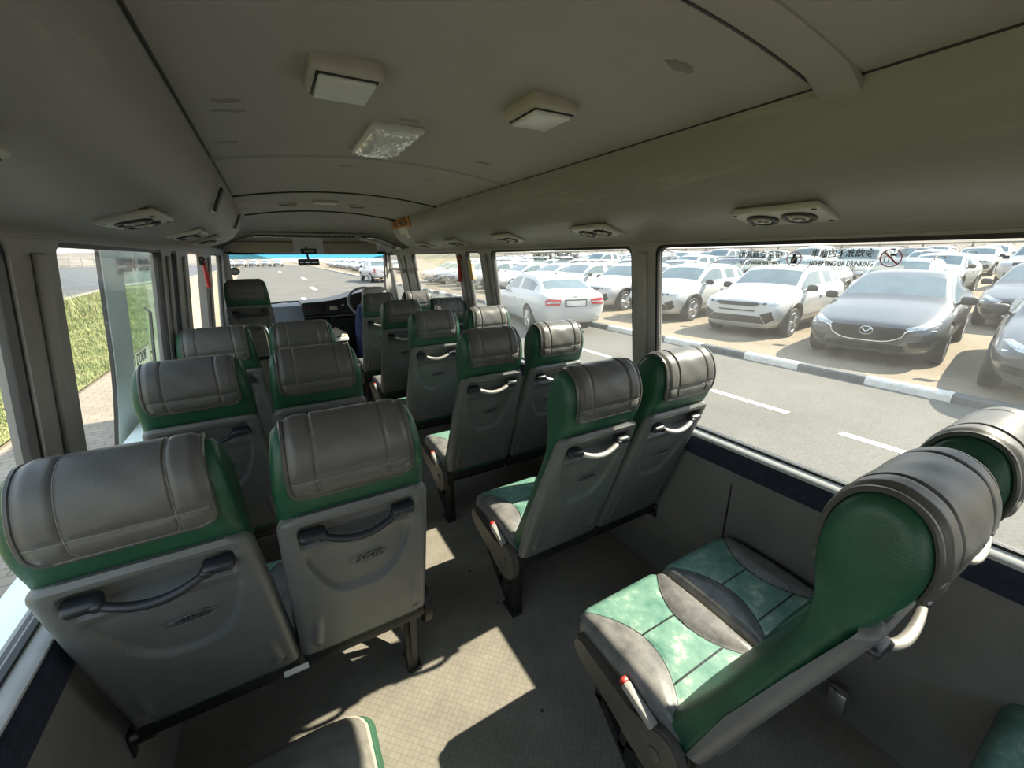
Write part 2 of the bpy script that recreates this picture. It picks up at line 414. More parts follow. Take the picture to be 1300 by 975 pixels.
# front bulkhead -----------------------------------------------------
b = MB()
prof = [(4.06, 1.945), (4.12, 1.925), (4.25, 1.90), (4.55, 1.868), (4.85, 1.835), (4.98, 1.81), (5.04, 1.785), (5.05, 1.765), (5.03, 1.752)]
xs = [lerp(-.95, .95, i/30) for i in range(31)]
rows = []
for y, z in prof:
    rows.append([Vector((x, y-.10*(abs(x)/.95)**3*(1 if y > 4.6 else .2), min(z, 1.885+.05*(1-(x/.62)**2)) if abs(x) < .62 else z-.35*max(0, abs(x)-.62)**1.2*1.6)) for x in xs])
b.grid(rows)
b.build('wall_front', DUCT, smooth=60, kind='structure')
b = MB()                                   # dark edge where the roof lining ends
b.tube([(x, 4.07+.01, zc(x)-.012) for x in [lerp(-.6, .6, i/20) for i in range(21)]], .007, 6); b.build('trim_%d' % k, RUBBER, kind='structure'); k += 1
# header above the windscreen (underside of the shelf)
b = MB(); b.grid([[Vector((x, y, z)) for x in xs] for y, z in ((5.03, 1.752), (5.20, 1.735), (5.36, 1.70), (5.50, 1.64), (5.62, 1.61), (5.76, 1.592))])
b.build('trim_%d' % k, DUCT, smooth=50, kind='structure'); k += 1
# windscreen ---------------------------------------------------------
WS = lambda x, t: Vector((x*lerp(.865, .91, t)-.03, lerp(5.74, 6.12, t)-.16*(abs(x))**2.6, lerp(1.60, .88, t)))
def wsx(i, n=24): return lerp(-1, 1, i/n)
b = MB()
b.grid([[WS(wsx(i), t/14) for i in range(25)] for t in range(15)])
b.tube([WS(wsx(i), 0) for i in range(25)], .016, 6); b.tube([WS(wsx(i), 1) for i in range(25)], .02, 6)
for x in (-1, 1): b.tube([WS(x, t/10) for t in range(11)], .018, 6)
b.bm.faces.ensure_lookup_table()
for f in list(b.bm.faces)[:24*14]: b.bm.faces.remove(f)
ws = b.build('window_12', RUBBER, kind='structure')
b = MB(); b.grid([[WS(wsx(i), lerp(.085, 1, t/12)) for i in range(25)] for t in range(13)])
b.build('pane', GLASSR, ws, smooth=60)
TINT = emit_free_glass('blue_sunstrip_glass', (.10, .42, .62), dust=.02)
b = MB(); b.grid([[WS(wsx(i), .085*t/3) for i in range(25)] for t in range(4)]); b.build('sunstrip', TINT, ws, smooth=60)
# A pillars
for s in (1, -1):
    b = MB()
    pts = [WS(s*1.0, t/8) for t in range(9)]
    rows = []
    for p in pts:
        a = p+Vector((s*.00, -.005, 0)); c = Vector((s*(wx(max(p.z, ZS))+.0), max(p.y-.02, 5.86) if s > 0 else p.y-.06, p.z))
        rows.append([a+Vector((-s*.02, -.05, 0)), a+Vector((-s*.035, -.01, 0)), a+Vector((0, .03, 0)), c+Vector((s*.04, .06, 0)), c+Vector((s*.01, -.07, 0)), c+Vector((-s*.02, -.05, 0))])
    b.grid(rows, cu=True); b.build('trim_%d' % k, PILLAR, smooth=50, kind='structure'); k += 1
# nose of the bus below the windscreen
b = MB(); b.grid([[Vector((x, y-.26*(abs(x)/1.05)**2.6, z)) for x in [lerp(-1.08, 1.08, i/16) for i in range(17)]] for y, z in ((6.13, .88), (6.19, .80), (6.2, .3), (6.17, -.1))])
b.build('trim_%d' % k, mat('white_body_paint', (.72, .74, .72), .3), smooth=50, kind='structure'); k += 1
b = MB(); b.box((0, 5.82, -.05), (2.1, .65, .1)); b.build('trim_%d' % k, RUBBER, smooth=0, kind='structure'); k += 1
# ------------------------------------------------------------------ passenger seats
BUCKLE = mat('worn_buckle_grey', (.42, .41, .38), .35, .2, .2, 30)
THREAD = mat('seam_thread', (.20, .195, .18), .6)
SIDE = [(.243, .335), (.180, .50), (.109, .72), (.046, .90), (.016, .985), (-.004, 1.03), (-.018, 1.075), (-.020, 1.125), (.000, 1.178), (.042, 1.200), (.084, 1.182), (.108, 1.13), (.110, 1.06), (.098, .985), (.108, .90), (.158, .77), (.228, .60), (.292, .46), (.318, .385), (.290, .335)]
PROF = catmull([(y, z, 0) for y, z in SIDE], 5, closed=True)     # (y, z)
PROF = [(p.x, p.y) for p in PROF]
def prof_normals(P):
    out = []; n = len(P)
    for i in range(n):
        a, c = P[i-1], P[(i+1) % n]; d = Vector((c[0]-a[0], c[1]-a[1])).normalized()
        out.append((-d[1], d[0]))
    return out
PN = prof_normals(PROF)
# orientation: make normals point outwards
if sum((p[0]-.1)*n[0]+(p[1]-.8)*n[1] for p, n in zip(PROF, PN)) < 0: PN = [(-a, -c) for a, c in PN]
def W(z): return interp([(.33, .186), (.40, .188), (.60, .183), (.80, .177), (.99, .168), (1.06, .165), (1.13, .160), (1.20, .152)], z)
def backrest_mesh():
    b = MB(); R = .028
    ring_at = lambda xi, ins: [Vector((xi*W(z), y-n[0]*ins, z-n[1]*ins)) for (y, z), n in zip(PROF, PN)]
    rows = []
    ts = [0, .25, .5, .75, 1.]
    rows = []
    for t in ts:                                  # right side rounding
        a = t*pi/2; rows.append(ring_at(-1+ (R/.17)*(1-sin(a)), R*(1-cos(pi/2-a)) ))
    for xi in [lerp(-1+R/.17, 1-R/.17, i/14) for i in range(1, 14)]:
        pillow = .006*cos(xi*pi/2); rec = .038*sstep(1., .82, abs(xi))
        rows.append([Vector((xi*W(z), y+n[0]*pillow*(1 if n[0] > 0 else 0)+(rec*sstep(.40, .50, z)*sstep(.992, .965, z) if n[0] < -.3 else 0), z+n[1]*pillow*(1 if n[0] > 0 else .3))) for (y, z), n in zip(PROF, PN)])
    for t in ts[::-1]:
        a = t*pi/2; rows.append(ring_at(1-(R/.17)*(1-sin(a)), R*(1-cos(pi/2-a))))
    # fix: outermost rings are the flat, inset side panels
    rows[0], rows[1], rows[2], rows[3], rows[4] = [ring_at(-1+R/.17*(1-cos(a)), R*(1-sin(a))) for a in [i*pi/8 for i in range(5)]]
    m = len(rows)
    for i in range(5): rows[m-1-i] = ring_at(1-R/.17*(1-cos(i*pi/8)), R*(1-sin(i*pi/8)))
    V = b.grid(rows, cu=True)
    b.cap(V[0]); b.cap(V[-1])
    return b
def rear_y(z): return interp([(.33, .236), (.40, .207), (.99, .0), (1.06, -.022)], z)
def shell_disp(x, z):
    """relief of the moulded seat back: handle pocket, bowl, corner ribs, screw wells; + is outwards"""
    d = 0.
    # handle pocket
    px, pz = abs(x)-.120, abs(z-.922)-.022
    q = math.hypot(max(px, 0), max(pz, 0))
    d -= .034*(1-sstep(.002, .018, q))
    # bowl below
    zb = .650+.21*(abs(x)/.135)**3.2
    inside = sstep(0, .016, z-zb)*(1-sstep(.84, .885, z))*(1-sstep(.115, .14, abs(x)))
    d -= .013*inside
    # raised lower corners
    e = abs(abs(x)-(.150-.10*(z-.40)))
    if z < .60: d += .007*(1-sstep(.004, .016, e))*sstep(.42, .46, z)*(1-sstep(.5, .60, z))
    d -= .010*(1-sstep(.006, .011, math.hypot(abs(x)-.150, z-.438)))
    return d
def shell_mesh():
    b = MB(); rows = []
    zs = [.392]+[lerp(.40, .978, i/84) for i in range(85)]+[.984, .988, .990, .990]
    for i, z in enumerate(zs):
        tq = max(0, min(1, (z-.958)/.032)); w = W(min(z, .99))+.004-.026*(1-math.sqrt(max(0, 1-tq*tq)))
        D = interp([(.40, .034), (.6, .044), (.8, .036), (.99, .024)], z); r = .024
        y0 = rear_y(z)-.004
        edge = sstep(.978, .990, z)*.010 if i < len(zs)-1 else .03
        if i == 0: edge = .03
        S = []
        for t in (0, .33, .66): S.append((-w, y0+lerp(D, r, t), 0))
        for t in range(6): a = t/6*pi/2; S.append((-w+r*(1-cos(a)), y0+r*(1-sin(a)), 0))
        for t in range(61): x = lerp(-w+r, w-r, t/60); S.append((x, y0, 1))
        for t in range(1, 7): a = pi/2-t/6*pi/2; S.append((w-r*(1-cos(a)), y0+r*(1-sin(a)), 0))
        for t in (.66, .33, 0): S.append((w, y0+lerp(D, r, t), 0))
        row = []
        for x, y, fl in S:
            dd = shell_disp(x, z) if fl else 0
            row.append(Vector((x, y+edge-dd*.94, z-dd*.33)))
        rows.append(row)
    b.grid(rows)
    return b
def cover_mesh():
    """quilted head cover draped over the head of the seat: from the rear, over the top, down the front"""
    P = list(zip(PROF, PN))
    i0 = min(range(len(P)), key=lambda i: abs(P[i][0][1]-1.050)+(0 if P[i][0][0] < .02 else 9))
    path = []; i = i0
    while True:
        path.append(P[i]); i = (i+1) % len(P)
        if P[i][0][0] > .07 and P[i][0][1] < 1.02: break
        if len(path) > 80: break
    # resample by length
    L = [0.]
    for (p, _), (q, _) in zip(path, path[1:]): L.append(L[-1]+math.hypot(q[0]-p[0], q[1]-p[1]))
    T = L[-1]; n = 64
    def at(s):
        for j in range(len(L)-1):
            if s <= L[j+1]+1e-9:
                t = (s-L[j])/(L[j+1]-L[j]); (p, a), (q, c) = path[j], path[j+1]
                return (lerp(p[0], q[0], t), lerp(p[1], q[1], t), lerp(a[0], c[0], t), lerp(a[1], c[1], t))
        p, a = path[-1]; return (*p, *a)
    HW = .131; m = 56
    seams = (-.58, .58)
    def height(u, s):
        g = 1.
        for su in seams: g = min(g, sstep(0, .0055, abs(u-su)*HW))
        g = min(g, sstep(0, .011, abs(s-.045)))
        g2 = min(sstep(0, .02, (1-abs(u))*HW), sstep(0, .02, s), sstep(0, .02, T-s))
        wr = .0005*sin(u*9+s*70)+.0003*sin(s*120-u*5)
        return .008+.0072*(.25+.75*g)*(.55+.45*g2)*g2+wr*g2
    rows = []; inner = []
    edge_pts = {0: [], 1: []}
    for j in range(n+1):
        s = T*j/n; y, z, ny, nz = at(s); row = []; inn = []
        for k in range(m+1):
            u = lerp(-1, 1, k/m)
            # round the hanging corners
            cut = 1.
            for e in (s, T-s):
                if e < .03: cut = min(cut, 1-(.03-math.sqrt(max(0, .03**2-(.03-e)**2)))/HW)
            x = u*HW*cut*(1-.03*sstep(1.1, 1.2, z))
            hh = height(u, s)
            row.append(Vector((x, y+ny*hh, z+nz*hh))); inn.append(Vector((x, y+ny*.003, z+nz*.003)))
        rows.append(row); inner.append(inn)
    b = MB(); A = b.grid(rows); B = b.grid(inner)
    ra = [A[0][k] for k in range(m+1)]+[A[j][m] for j in range(1, n+1)]+[A[n][k] for k in range(m-1, -1, -1)]+[A[j][0] for j in range(n-1, 0, -1)]
    rb = [B[0][k] for k in range(m+1)]+[B[j][m] for j in range(1, n+1)]+[B[n][k] for k in range(m-1, -1, -1)]+[B[j][0] for j in range(n-1, 0, -1)]
    for q in range(len(ra)): b._f([ra[q], ra[(q+1) % len(ra)], rb[(q+1) % len(ra)], rb[q]])
    loop = [(v.co+w_.co)/2 for v, w_ in zip(ra, rb)]
    pip = MB(); pip.tube(loop, .0055, 7, closed=True)
    st = []
    for su in seams:
        k = round((su+1)/2*m); t = MB(); t.tube([A[j][k].co.copy() for j in range(1, n)], 0.0018, 5); st.append(t)
    k = min(range(n+1), key=lambda j: abs(T*j/n-.045)); t = MB(); t.tube([A[k][j].co.copy() for j in range(1, m)], .0016, 5); st.append(t)
    return b, pip, st
def leather_cushion_mat():
    m = bpy.data.materials.new('two_tone_cushion_leather'); m.use_nodes = True
    nt = m.node_tree; L = nt.links.new; b = nt.nodes['Principled BSDF']; b.inputs['Roughness'].default_value = .38
    tc = N(nt, 'ShaderNodeTexCoord'); s = N(nt, 'ShaderNodeSeparateXYZ'); L(tc.outputs['Object'], s.inputs[0])
    def M(op, a, c=None, clamp=False):
        n = N(nt, 'ShaderNodeMath', operation=op); n.use_clamp = clamp
        for i, v in enumerate((a, c)):
            if v is None: continue
            if isinstance(v, (int, float)): n.inputs[i].default_value = v
            else: L(v, n.inputs[i])
        return n.outputs[0]
    ax = M('ABSOLUTE', s.outputs['X']); dy = M('DIVIDE', M('SUBTRACT', s.outputs['Y'], .46), .20)
    g = M('ADD', M('MULTIPLY', M('MULTIPLY', dy, dy), .115), .070)
    dist = M('SUBTRACT', ax, g)
    grey = M('MULTIPLY', M('ADD', dist, .001), 500., True)
    low = M('LESS_THAN', s.outputs['Z'], .405); grey = M('MAXIMUM', grey, low)
    seam = M('LESS_THAN', M('ABSOLUTE', dist), .0022)
    cs = M('MULTIPLY', M('LESS_THAN', M('ABSOLUTE', M('SUBTRACT', s.outputs['Y'], .49)), .003), M('LESS_THAN', dist, 0.))
    cs2 = M('MULTIPLY', M('LESS_THAN', M('ABSOLUTE', M('SUBTRACT', s.outputs['Y'], .345)), .003), M('LESS_THAN', dist, 0.))
    seam = M('MAXIMUM', seam, M('MAXIMUM', cs, cs2))
    no = N(nt, 'ShaderNodeTexNoise', Scale=11., Detail=8., Roughness=.68); L(tc.outputs['Object'], no.inputs['Vector'])
    r = N(nt, 'ShaderNodeValToRGB'); e = r.color_ramp.elements; e[0].position = .36; e[0].color = (.085, .215, .165, 1); e[1].position = .70; e[1].color = (.60, .64, .53, 1)
    k2 = e.new(.56); k2.color = (.19, .335, .265, 1); L(no.outputs['Fac'], r.inputs['Fac'])
    r2 = N(nt, 'ShaderNodeValToRGB'); e = r2.color_ramp.elements; e[0].position = .35; e[0].color = (.10, .10, .098, 1); e[1].position = .7; e[1].color = (.27, .26, .245, 1); L(no.outputs['Fac'], r2.inputs['Fac'])
    mx = N(nt, 'ShaderNodeMixRGB'); L(grey, mx.inputs['Fac']); L(r.outputs['Color'], mx.inputs['Color1']); L(r2.outputs['Color'], mx.inputs['Color2'])
    lowmx = N(nt, 'ShaderNodeMixRGB'); L(low, lowmx.inputs['Fac']); L(mx.outputs['Color'], lowmx.inputs['Color1']); lowmx.inputs['Color2'].default_value = (.085, .075, .06, 1)
    sm = N(nt, 'ShaderNodeMixRGB'); L(seam, sm.inputs['Fac']); L(lowmx.outputs['Color'], sm.inputs['Color1']); sm.inputs['Color2'].default_value = (.012, .02, .018, 1)
    L(sm.outputs['Color'], b.inputs['Base Color'])
    bp = N(nt, 'ShaderNodeBump', Strength=.35, Distance=.004); L(no.outputs['Fac'], bp.inputs['Height']); L(bp.outputs['Normal'], b.inputs['Normal'])
    return m
CUSHM = leather_cushion_mat()
def cushion_mesh():
    b = MB(); HW = .190; y0, y1 = .255, .668; zt = .452; zb = .335
    def top(x, y):
        u = abs(x)/HW; v = (y-y0)/(y1-y0)
        g = .070+.115*((y-.46)/.20)**2
        bol = .012*sstep(-.01, .05, abs(x)-g)
        z = zt+bol-.010*sstep(.55, 0, v)-.004
        z -= .012*(1-sstep(0, .010, abs(abs(x)-g)))*.35
        return z
    rows = []; nx, ny = 44, 44; r = .03
    def sq(t, lo, hi, r):   # parameter to coordinate with an edge drop
        return lerp(lo, hi, t)
    for j in range(ny+1):
        row = []
        for i in range(nx+1):
            x = lerp(-HW, HW, i/nx); y = lerp(y0, y1, j/ny)
            ex = HW-abs(x); ey = min(y1-y, 9)
            dr = 0
            if ex < r: dr += r-math.sqrt(max(0, r*r-(r-ex)**2))
            if ey < r*1.3: q = r*1.3; dr += q-math.sqrt(max(0, q*q-(q-ey)**2))
            cx = x; cy = y
            if ex < .05 and y1-y < .05:            # round the front corners in plan
                dx, dyy = .05-ex, .05-(y1-y); L_ = math.hypot(dx, dyy); mx = max(dx, dyy)
                if L_ > 1e-6:
                    f_ = mx/L_; cx = math.copysign(HW-.05+dx*f_, x); cy = y1-.05+dyy*f_
            row.append(Vector((cx, cy, top(x, y)-min(dr, .045))))
        rows.append(row)
    V = b.grid(rows)
    ring = [V[0][i] for i in range(nx+1)]+[V[j][nx] for j in range(1, ny+1)]+[V[ny][i] for i in range(nx-1, -1, -1)]+[V[j][0] for j in range(ny-1, 0, -1)]
    prev = ring
    for z, ins in ((.40, -.002), (.36, 0), (zb, .012)):
        cur = []
        for v in ring:
            d = Vector((v.co.x, v.co.y-(y0+y1)/2, 0)); s_ = 1-ins/.19
            cur.append(b.bm.verts.new((v.co.x*s_, (y0+y1)/2+d.y*s_, z)))
        for q in range(len(ring)): b._f([prev[q], prev[(q+1) % len(ring)], cur[(q+1) % len(ring)], cur[q]])
        prev = cur
    b.cap(prev)
    return b
def curve_pts(fn, n): return [fn(i/n) for i in range(n+1)]
MY = Matrix(((1, 0, 0), (0, 0, 1), (0, 1, 0)))
def rear_frame(x, z, off=0.):
    """matrix whose x runs across the seat back, y up along it, z outwards to the rear"""
    u = Vector((0, -.207, .59)).normalized(); n = Vector((0, -u.z, u.y)); n = Vector((0, -.59, -.207)).normalized()
    M = Matrix((Vector((1, 0, 0)), u, n)).transposed().to_4x4()
    M.translation = Vector((x, rear_y(z)-.004, z))+n*off
    return M
PROTO = {}
def seat_proto(bank, pos):
    """bank 'door' or 'drive'; pos 'aisle' or 'window'"""
    root = bpy.data.objects.new('passenger_chair', None); COL.objects.link(root); root.empty_display_size = .1
    sh = PROTO.setdefault('meshes', {})
    def part(name, key, make, m, parent=root, smooth=45):
        if key not in sh:
            o = make().build(name, m, parent, smooth); sh[key] = o.data
            return o
        o = bpy.data.objects.new(name, sh[key]); COL.objects.link(o); o.parent = parent; return o
    part('backrest', 'backrest', backrest_mesh, GREEN)
    shl = part('back_shell', 'shell', shell_mesh, SHELLM)
    if 'cover' not in sh:
        cb, pb, sb = cover_mesh()
        for key, bb, m in [('cover', cb, LEATHER), ('piping', pb, PIPING)]+[('seam%d' % i, q, THREAD) for i, q in enumerate(sb)]:
            o = bb.build(key, m); sh[key] = o.data; bpy.data.objects.remove(o)
    co = bpy.data.objects.new('headrest_cover', sh['cover']); COL.objects.link(co); co.parent = root
    po = bpy.data.objects.new('piping', sh['piping']); COL.objects.link(po); po.parent = co
    for i in range(3):
        so_ = bpy.data.objects.new('seam', sh['seam%d' % i]); COL.objects.link(so_); so_.parent = co
    part('seat_cushion', 'cushion', cushion_mesh, CUSHM)
    # grab handle: a bowed bar between two end mounts in the pocket
    def bar():
        b = MB(); M = rear_frame(0, .928)
        pts = [M @ Vector((lerp(-.088, .088, t), -.020*sin(pi*t)-.001, .006+.022*sin(pi*t)**.7 if 0 < t < 1 else .006)) for t in [i/20 for i in range(21)]]
        b.tube(pts, [.0085+.0015*sin(pi*i/20) for i in range(21)], 10); return b
    key = 'bar_'+bank
    h = part('grab_handle', key, bar, BARBLK if bank == 'door' else SILVER)
    for sx in (-1, 1):
        def mount(sx=sx):
            b = MB(); M = rear_frame(sx*.105, .928)
            b.box((0, 0, 0), (.058, .026, .036), .010, 3); b.box((-sx*.022, -.002, .010), (.022, .020, .022), .006, 2)
            bmesh.ops.transform(b.bm, matrix=M, verts=b.bm.verts); return b
        part('handle_mount', 'mount%d' % sx, mount, BARBLK, h)
    # embossed oval badge with letters
    def badge():
        b = MB(); M = rear_frame(.018, .765, -.010)
        def el(a, q): return [M @ Vector((a*cos(2*pi*t/40)+.004*sin(2*pi*t/40), q*sin(2*pi*t/40)+.05*a*cos(2*pi*t/40), .0025)) for t in range(40)]
        b.tube(el(.050, .0145), .0013, 5, closed=True); return b
    bd = part('badge', 'badge', badge, SHELLM)
    if 'badgetext' not in sh:
        o = put_text('badge_lettering', 'NHR', .025, mat('badge_dark_grey', (.06, .065, .065), .5), bd, rear_frame(.018, .765, -.011) @ Matrix.Rotation(.05, 4, 'Z'), 0.004, .35, weight=.0008, sx=1.25)
        sh['badgetext'] = o.data
    else:
        o = bpy.data.objects.new('badge_lettering', sh['badgetext']); COL.objects.link(o); o.parent = bd
    # under-frame
    def frame():
        b = MB()
        for y in (.27, .60): b.box((0, y, .318), (.37, .035, .03), .004)
        for x in (-.16, .16): b.box((x, .44, .318), (.03, .36, .03), .004)
        b.box((0, .235, .365), (.378, .02, .05), .004)
        return b
    part('seat_frame', 'frame', frame, STEEL)
    s = 1 if (bank == 'drive') == (pos == 'window') else -1       # +x outer side for this part
    if pos == 'aisle':
        def leg():
            b = MB(); x = s*.155; T = .022
            YZ = Matrix(((0, 0, 1, x-T/2), (1, 0, 0, 0), (0, 1, 0, 0), (0, 0, 0, 1)))
            outer = [(.265, .305), (.58, .305), (.58, .15), (.52, .075), (.41, 0), (.31, 0), (.29, .1)]
            # lattice: posts, braces and foot
            b.prism([(.265, .305), (.325, .305), (.385, .03), (.385, 0), (.315, 0)], T, YZ)
            b.prism([(.53, .305), (.575, .305), (.575, .17), (.545, .16)], T, YZ)
            b.prism([(.545, .19), (.575, .17), (.40, .02), (.37, .04)], T, YZ)
            b.prism([(.36, .19), (.385, .205), (.50, .30), (.465, .305)], T, YZ)
            b.prism([(.34, .15), (.36, .17), (.455, .10), (.44, .08)], T, YZ)
            b.prism([(.42, .30), (.45, .30), (.46, .09), (.435, .08)], T, YZ)
            b.prism([(.265, .305), (.58, .305), (.58, .275), (.27, .275)], T, YZ)
            b.box((x, .35, .006), (.05, .10, .012), .003)
            b.box((x-s*.012, .325, .15), (.035, .035, .30), .004)
            return b
        part('leg', 'leg%d' % s, leg, STEEL)
        def hinge():
            b = MB(); T = .026; x0 = s*.192
            YZ = Matrix(((0, 0, s, x0), (1, 0, 0, 0), (0, 1, 0, 0), (0, 0, 0, 1)))
            P = catmull([(.235, .30, 0), (.225, .36, 0), (.25, .405, 0), (.30, .41, 0), (.36, .375, 0), (.50, .385, 0), (.615, .40, 0), (.625, .36, 0), (.60, .325, 0), (.45, .285, 0), (.36, .245, 0), (.28, .25, 0)], 4, True)
            b.prism([(p.x, p.y) for p in P], T, YZ)
            bmesh.ops.bevel(b.bm, geom=[e for e in b.bm.edges if all(abs(v.co.x-(x0+s*T)) < 1e-5 for v in e.verts)], offset=.006, segments=2, affect='EDGES')
            b.lathe([(.018, 0), (.018, .004), (.014, .006), (0, .006)], 20, Matrix.Translation((x0+s*(T+.0), .30, .33)) @ Matrix.Rotation(s*pi/2, 4, 'Y'))
            return b
        part('recliner_cover', 'hinge%d' % s, hinge, GREYSIDE if bank == 'drive' else STEEL)
        def buckle():
            b = MB(); b.box((s*.207, .37, .408), (.024, .11, .026), .005, 2, Matrix.Rotation(.28, 3, 'X')); return b
        bk = part('belt_buckle', 'buckle%d' % s, buckle, BUCKLE)
        def button():
            b = MB(); b.box((s*.207, .428, .426), (.020, .016, .022), .004, 2, Matrix.Rotation(.28, 3, 'X')); return b
        part('release_button', 'button%d' % s, button, RED, bk)
    else:
        def bracket():
            b = MB(); b.box((s*.200, .235, .35), (.052, .006, .026), .002); b.box((s*.214, .237, .325), (.006, .03, .075), .002)
            b.box((s*.19, .235, .325), (.05, .008, .012), .002)
            return b
        br = part('wall_bracket', 'bracket%d' % s, bracket, STEEL)
        def boltm():
            b = MB(); b.lathe([(.010, 0), (.010, .005), (.006, .007), (0, .007)], 12, Matrix.Translation((s*.205, .229, .352)) @ Matrix.Rotation(pi/2, 4, 'X')); return b
        part('bolt', 'bolt%d' % s, boltm, BOLT, br)
    return root
used_proto = set()
def place_seat(bank, pos, x, y, label, group, z=0., rz=0.):
    key = (bank, pos)
    if key not in PROTO: PROTO[key] = seat_proto(bank, pos)
    r = PROTO[key] if key not in used_proto else copy_tree(PROTO[key])
    used_proto.add(key)
    r.location = (x, y, z); r.rotation_euler = (0, 0, rz)
    tag(r, label, 'bus seat', group)
    return r
XA_R, XW_R = .389, .780
XA_L, XW_L = -.391, -.781
YR = [.126, .916, 1.698, 2.510, 3.291, 4.114]
YL = [.898, 1.691, 2.457]
GR, GL = "seats on the steering wheel side", "seats on the open door side"
RA = ['nearest aisle seat on the steering wheel side, seen side-on with a sunlit pale green cushion',
      'aisle seat with scuffed green edge and scratched grey back, just ahead of the sunlit cushion',
      'green and grey aisle seat, third pair from the camera on the steering wheel side',
      'green and grey aisle seat, fourth pair from the camera on the steering wheel side',
      'green and grey aisle seat, fifth pair from the camera on the steering wheel side',
      'grey backed aisle seat directly behind the driver, foremost on the steering wheel side']
RW = ['window seat with shaded teal cushion beside the nearest sunlit aisle seat',
      'window seat with bright worn head cover below the big side window pillar',
      'window seat of the third pair from the camera, in front of the white saloon outside',
      'window seat of the fourth pair from the camera with pale sunlit head cover',
      'window seat of the fifth pair from the camera with pale sunlit head cover',
      'window seat of the foremost pair, behind the driver, only its head cover showing']
for i, y in enumerate(YR):
    place_seat('drive', 'aisle', XA_R, y, RA[i], GR)
    place_seat('drive', 'window', XW_R, y, RW[i], GR)
place_seat('drive', 'window', XW_R+.08, -.655, 'dark green seat cushion corner in the lower corner behind the sunlit seat', GR)
LA = ['large aisle seat back with dark grab handle, nearest row on the open door side',
      'aisle seat with charcoal head cover, second row on the open door side',
      'aisle seat beside the chrome rail, foremost full row on the open door side']
LW = ['largest seat back, broad grey window seat nearest the camera on the open door side',
      'window seat of the second row on the open door side, beside the glazed open door',
      'window seat behind the chrome rail, foremost full row on the open door side']
for i, y in enumerate(YL):
    place_seat('door', 'aisle', XA_L, y, LA[i], GL)
    place_seat('door', 'window', XW_L, y, LW[i], GL)
place_seat('door', 'window', -.70, 4.24, 'single green seat standing alone at the front beside the doorway', GL, z=.16)
# ------------------------------------------------------------------ cabin fittings
DVENT = [(p.x, p.z) for p in DP]
LENS = mat('milky_lamp_lens', (.62, .63, .60), .35)
LHOUSE = mat('lamp_housing', (.42, .39, .33), .5)
def square_lamp(x, y, label):
    t = thing('ceiling_lamp', label, 'ceiling lamp', (x, y, zc(x)), 0, 'square ceiling lamps')
    b = MB(); b.box((0, 0, -.010), (.148, .162, .042), .013, 3); b.build('housing', LHOUSE, t)
    b = MB(); b.box((0, 0, -.0295), (.124, .138, .008), .002); b.build('gasket', RUBBER, t)
    b = MB(); b.box((0, 0, -.035), (.114, .128, .012), .005, 3); b.build('lens', LENS, t)
square_lamp(-.282, 1.085, 'square milky ceiling lamp nearer the roof middle, beside the door side duct')
square_lamp(.225, 1.065, 'square milky ceiling lamp nearer the steering wheel side duct')
t = thing('ceiling_lamp', 'long clear ribbed ceiling lamp with bright glassy cover by the roof seam', 'ceiling lamp', (-.064, 1.62, zc(-.064)))
b = MB(); b.box((0, 0, -.008), (.165, .385, .022), .008, 3); b.build('housing', SILL, t)
CLEAR = mat('clear_lamp_cover', (.86, .88, .86), .12, .2, .12, 5)
b = MB(); rows = []
for j in range(25):
    v = j/24
    rows.append([Vector((lerp(-.075, .075, i/16), lerp(-.18, .18, v), -.018-.018*math.sqrt(max(0, 1-(2*i/16-1)**4))*math.sqrt(max(0, 1-(2*v-1)**6))-.003*sin(i*2.2)*sin(v*30))) for i in range(17)])
b.grid(rows); b.build('lens', CLEAR, t)
# twin air outlets on the underside of the ducts ----------------------
VPLATE = mat('vent_plate', (.50, .485, .44), .42, 0, .1, 12, dirt=(.3, .29, .26), dirt_amt=.4)
VDARK = mat('vent_black', (.03, .03, .03), .4)
def vent(s, y, label):
    x0, z0, x1, z1 = .705, 1.692, .862, 1.629
    t = thing('air_vent', label, 'air vent', (s*.785, y, 1.652), 0, 'twin air vents along the ducts')
    ang = math.atan2(.036, .16)
    Mx = Matrix.Rotation(s*ang, 3, 'Y')
    b = MB(); b.box((0, 0, -.004), (.135, .235, .018), .007, 3, Mx); b.build('plate', VPLATE, t)
    for dy in (-.048, .05):
        T = Matrix.Translation(Mx @ Vector((0, dy, -.013))) @ Mx.to_4x4() @ Matrix.Rotation(pi, 4, 'X')
        b = MB(); b.lathe([(.042, -.002), (.042, .004), (.038, .007), (.034, .004), (.030, .001), (.030, -.002)], 28, T); n_ = b.build('nozzle', VDARK, t)
        b = MB(); b.lathe([(.024, 0), (.024, .006), (.020, .008), (.016, .006), (.016, 0)], 24, T); b.build('ring', VPLATE, n_)
        b = MB(); b.lathe([(.009, 0), (.009, .007), (.006, .010), (0, .010)], 16, T); b.build('hub', BOLT, n_)
    for dx in (-.052, .052):
        for dy in (-.104, .104):
            b = MB(); b.lathe([(.006, 0), (.006, .002), (0, .002)], 10, Matrix.Translation(Mx @ Vector((dx, dy, -.0125))) @ Matrix.Rotation(pi, 4, 'X')); b.build('screw', VDARK, t)
for y, l in ((.68, 'round twin air vent above the largest side window, nearest on the steering wheel side'), (1.46, 'twin air vent above the white saloon seen outside, second from the camera'),
             (2.25, 'small twin air vent third from the camera on the steering wheel side'), (3.06, 'small twin air vent fourth from the camera on the steering wheel side'), (3.80, 'farthest small twin air vent beneath the orange number plate')):
    vent(1, y, l)
for y, l in ((.62, 'twin air vent on the door side duct cut by the photo edge'), (1.56, 'twin air vent above the open glazed door, second on the door side'),
             (2.42, 'small twin air vent third from the camera on the door side duct'), (3.08, 'farthest small twin air vent on the door side duct')):
    vent(-1, y, l)
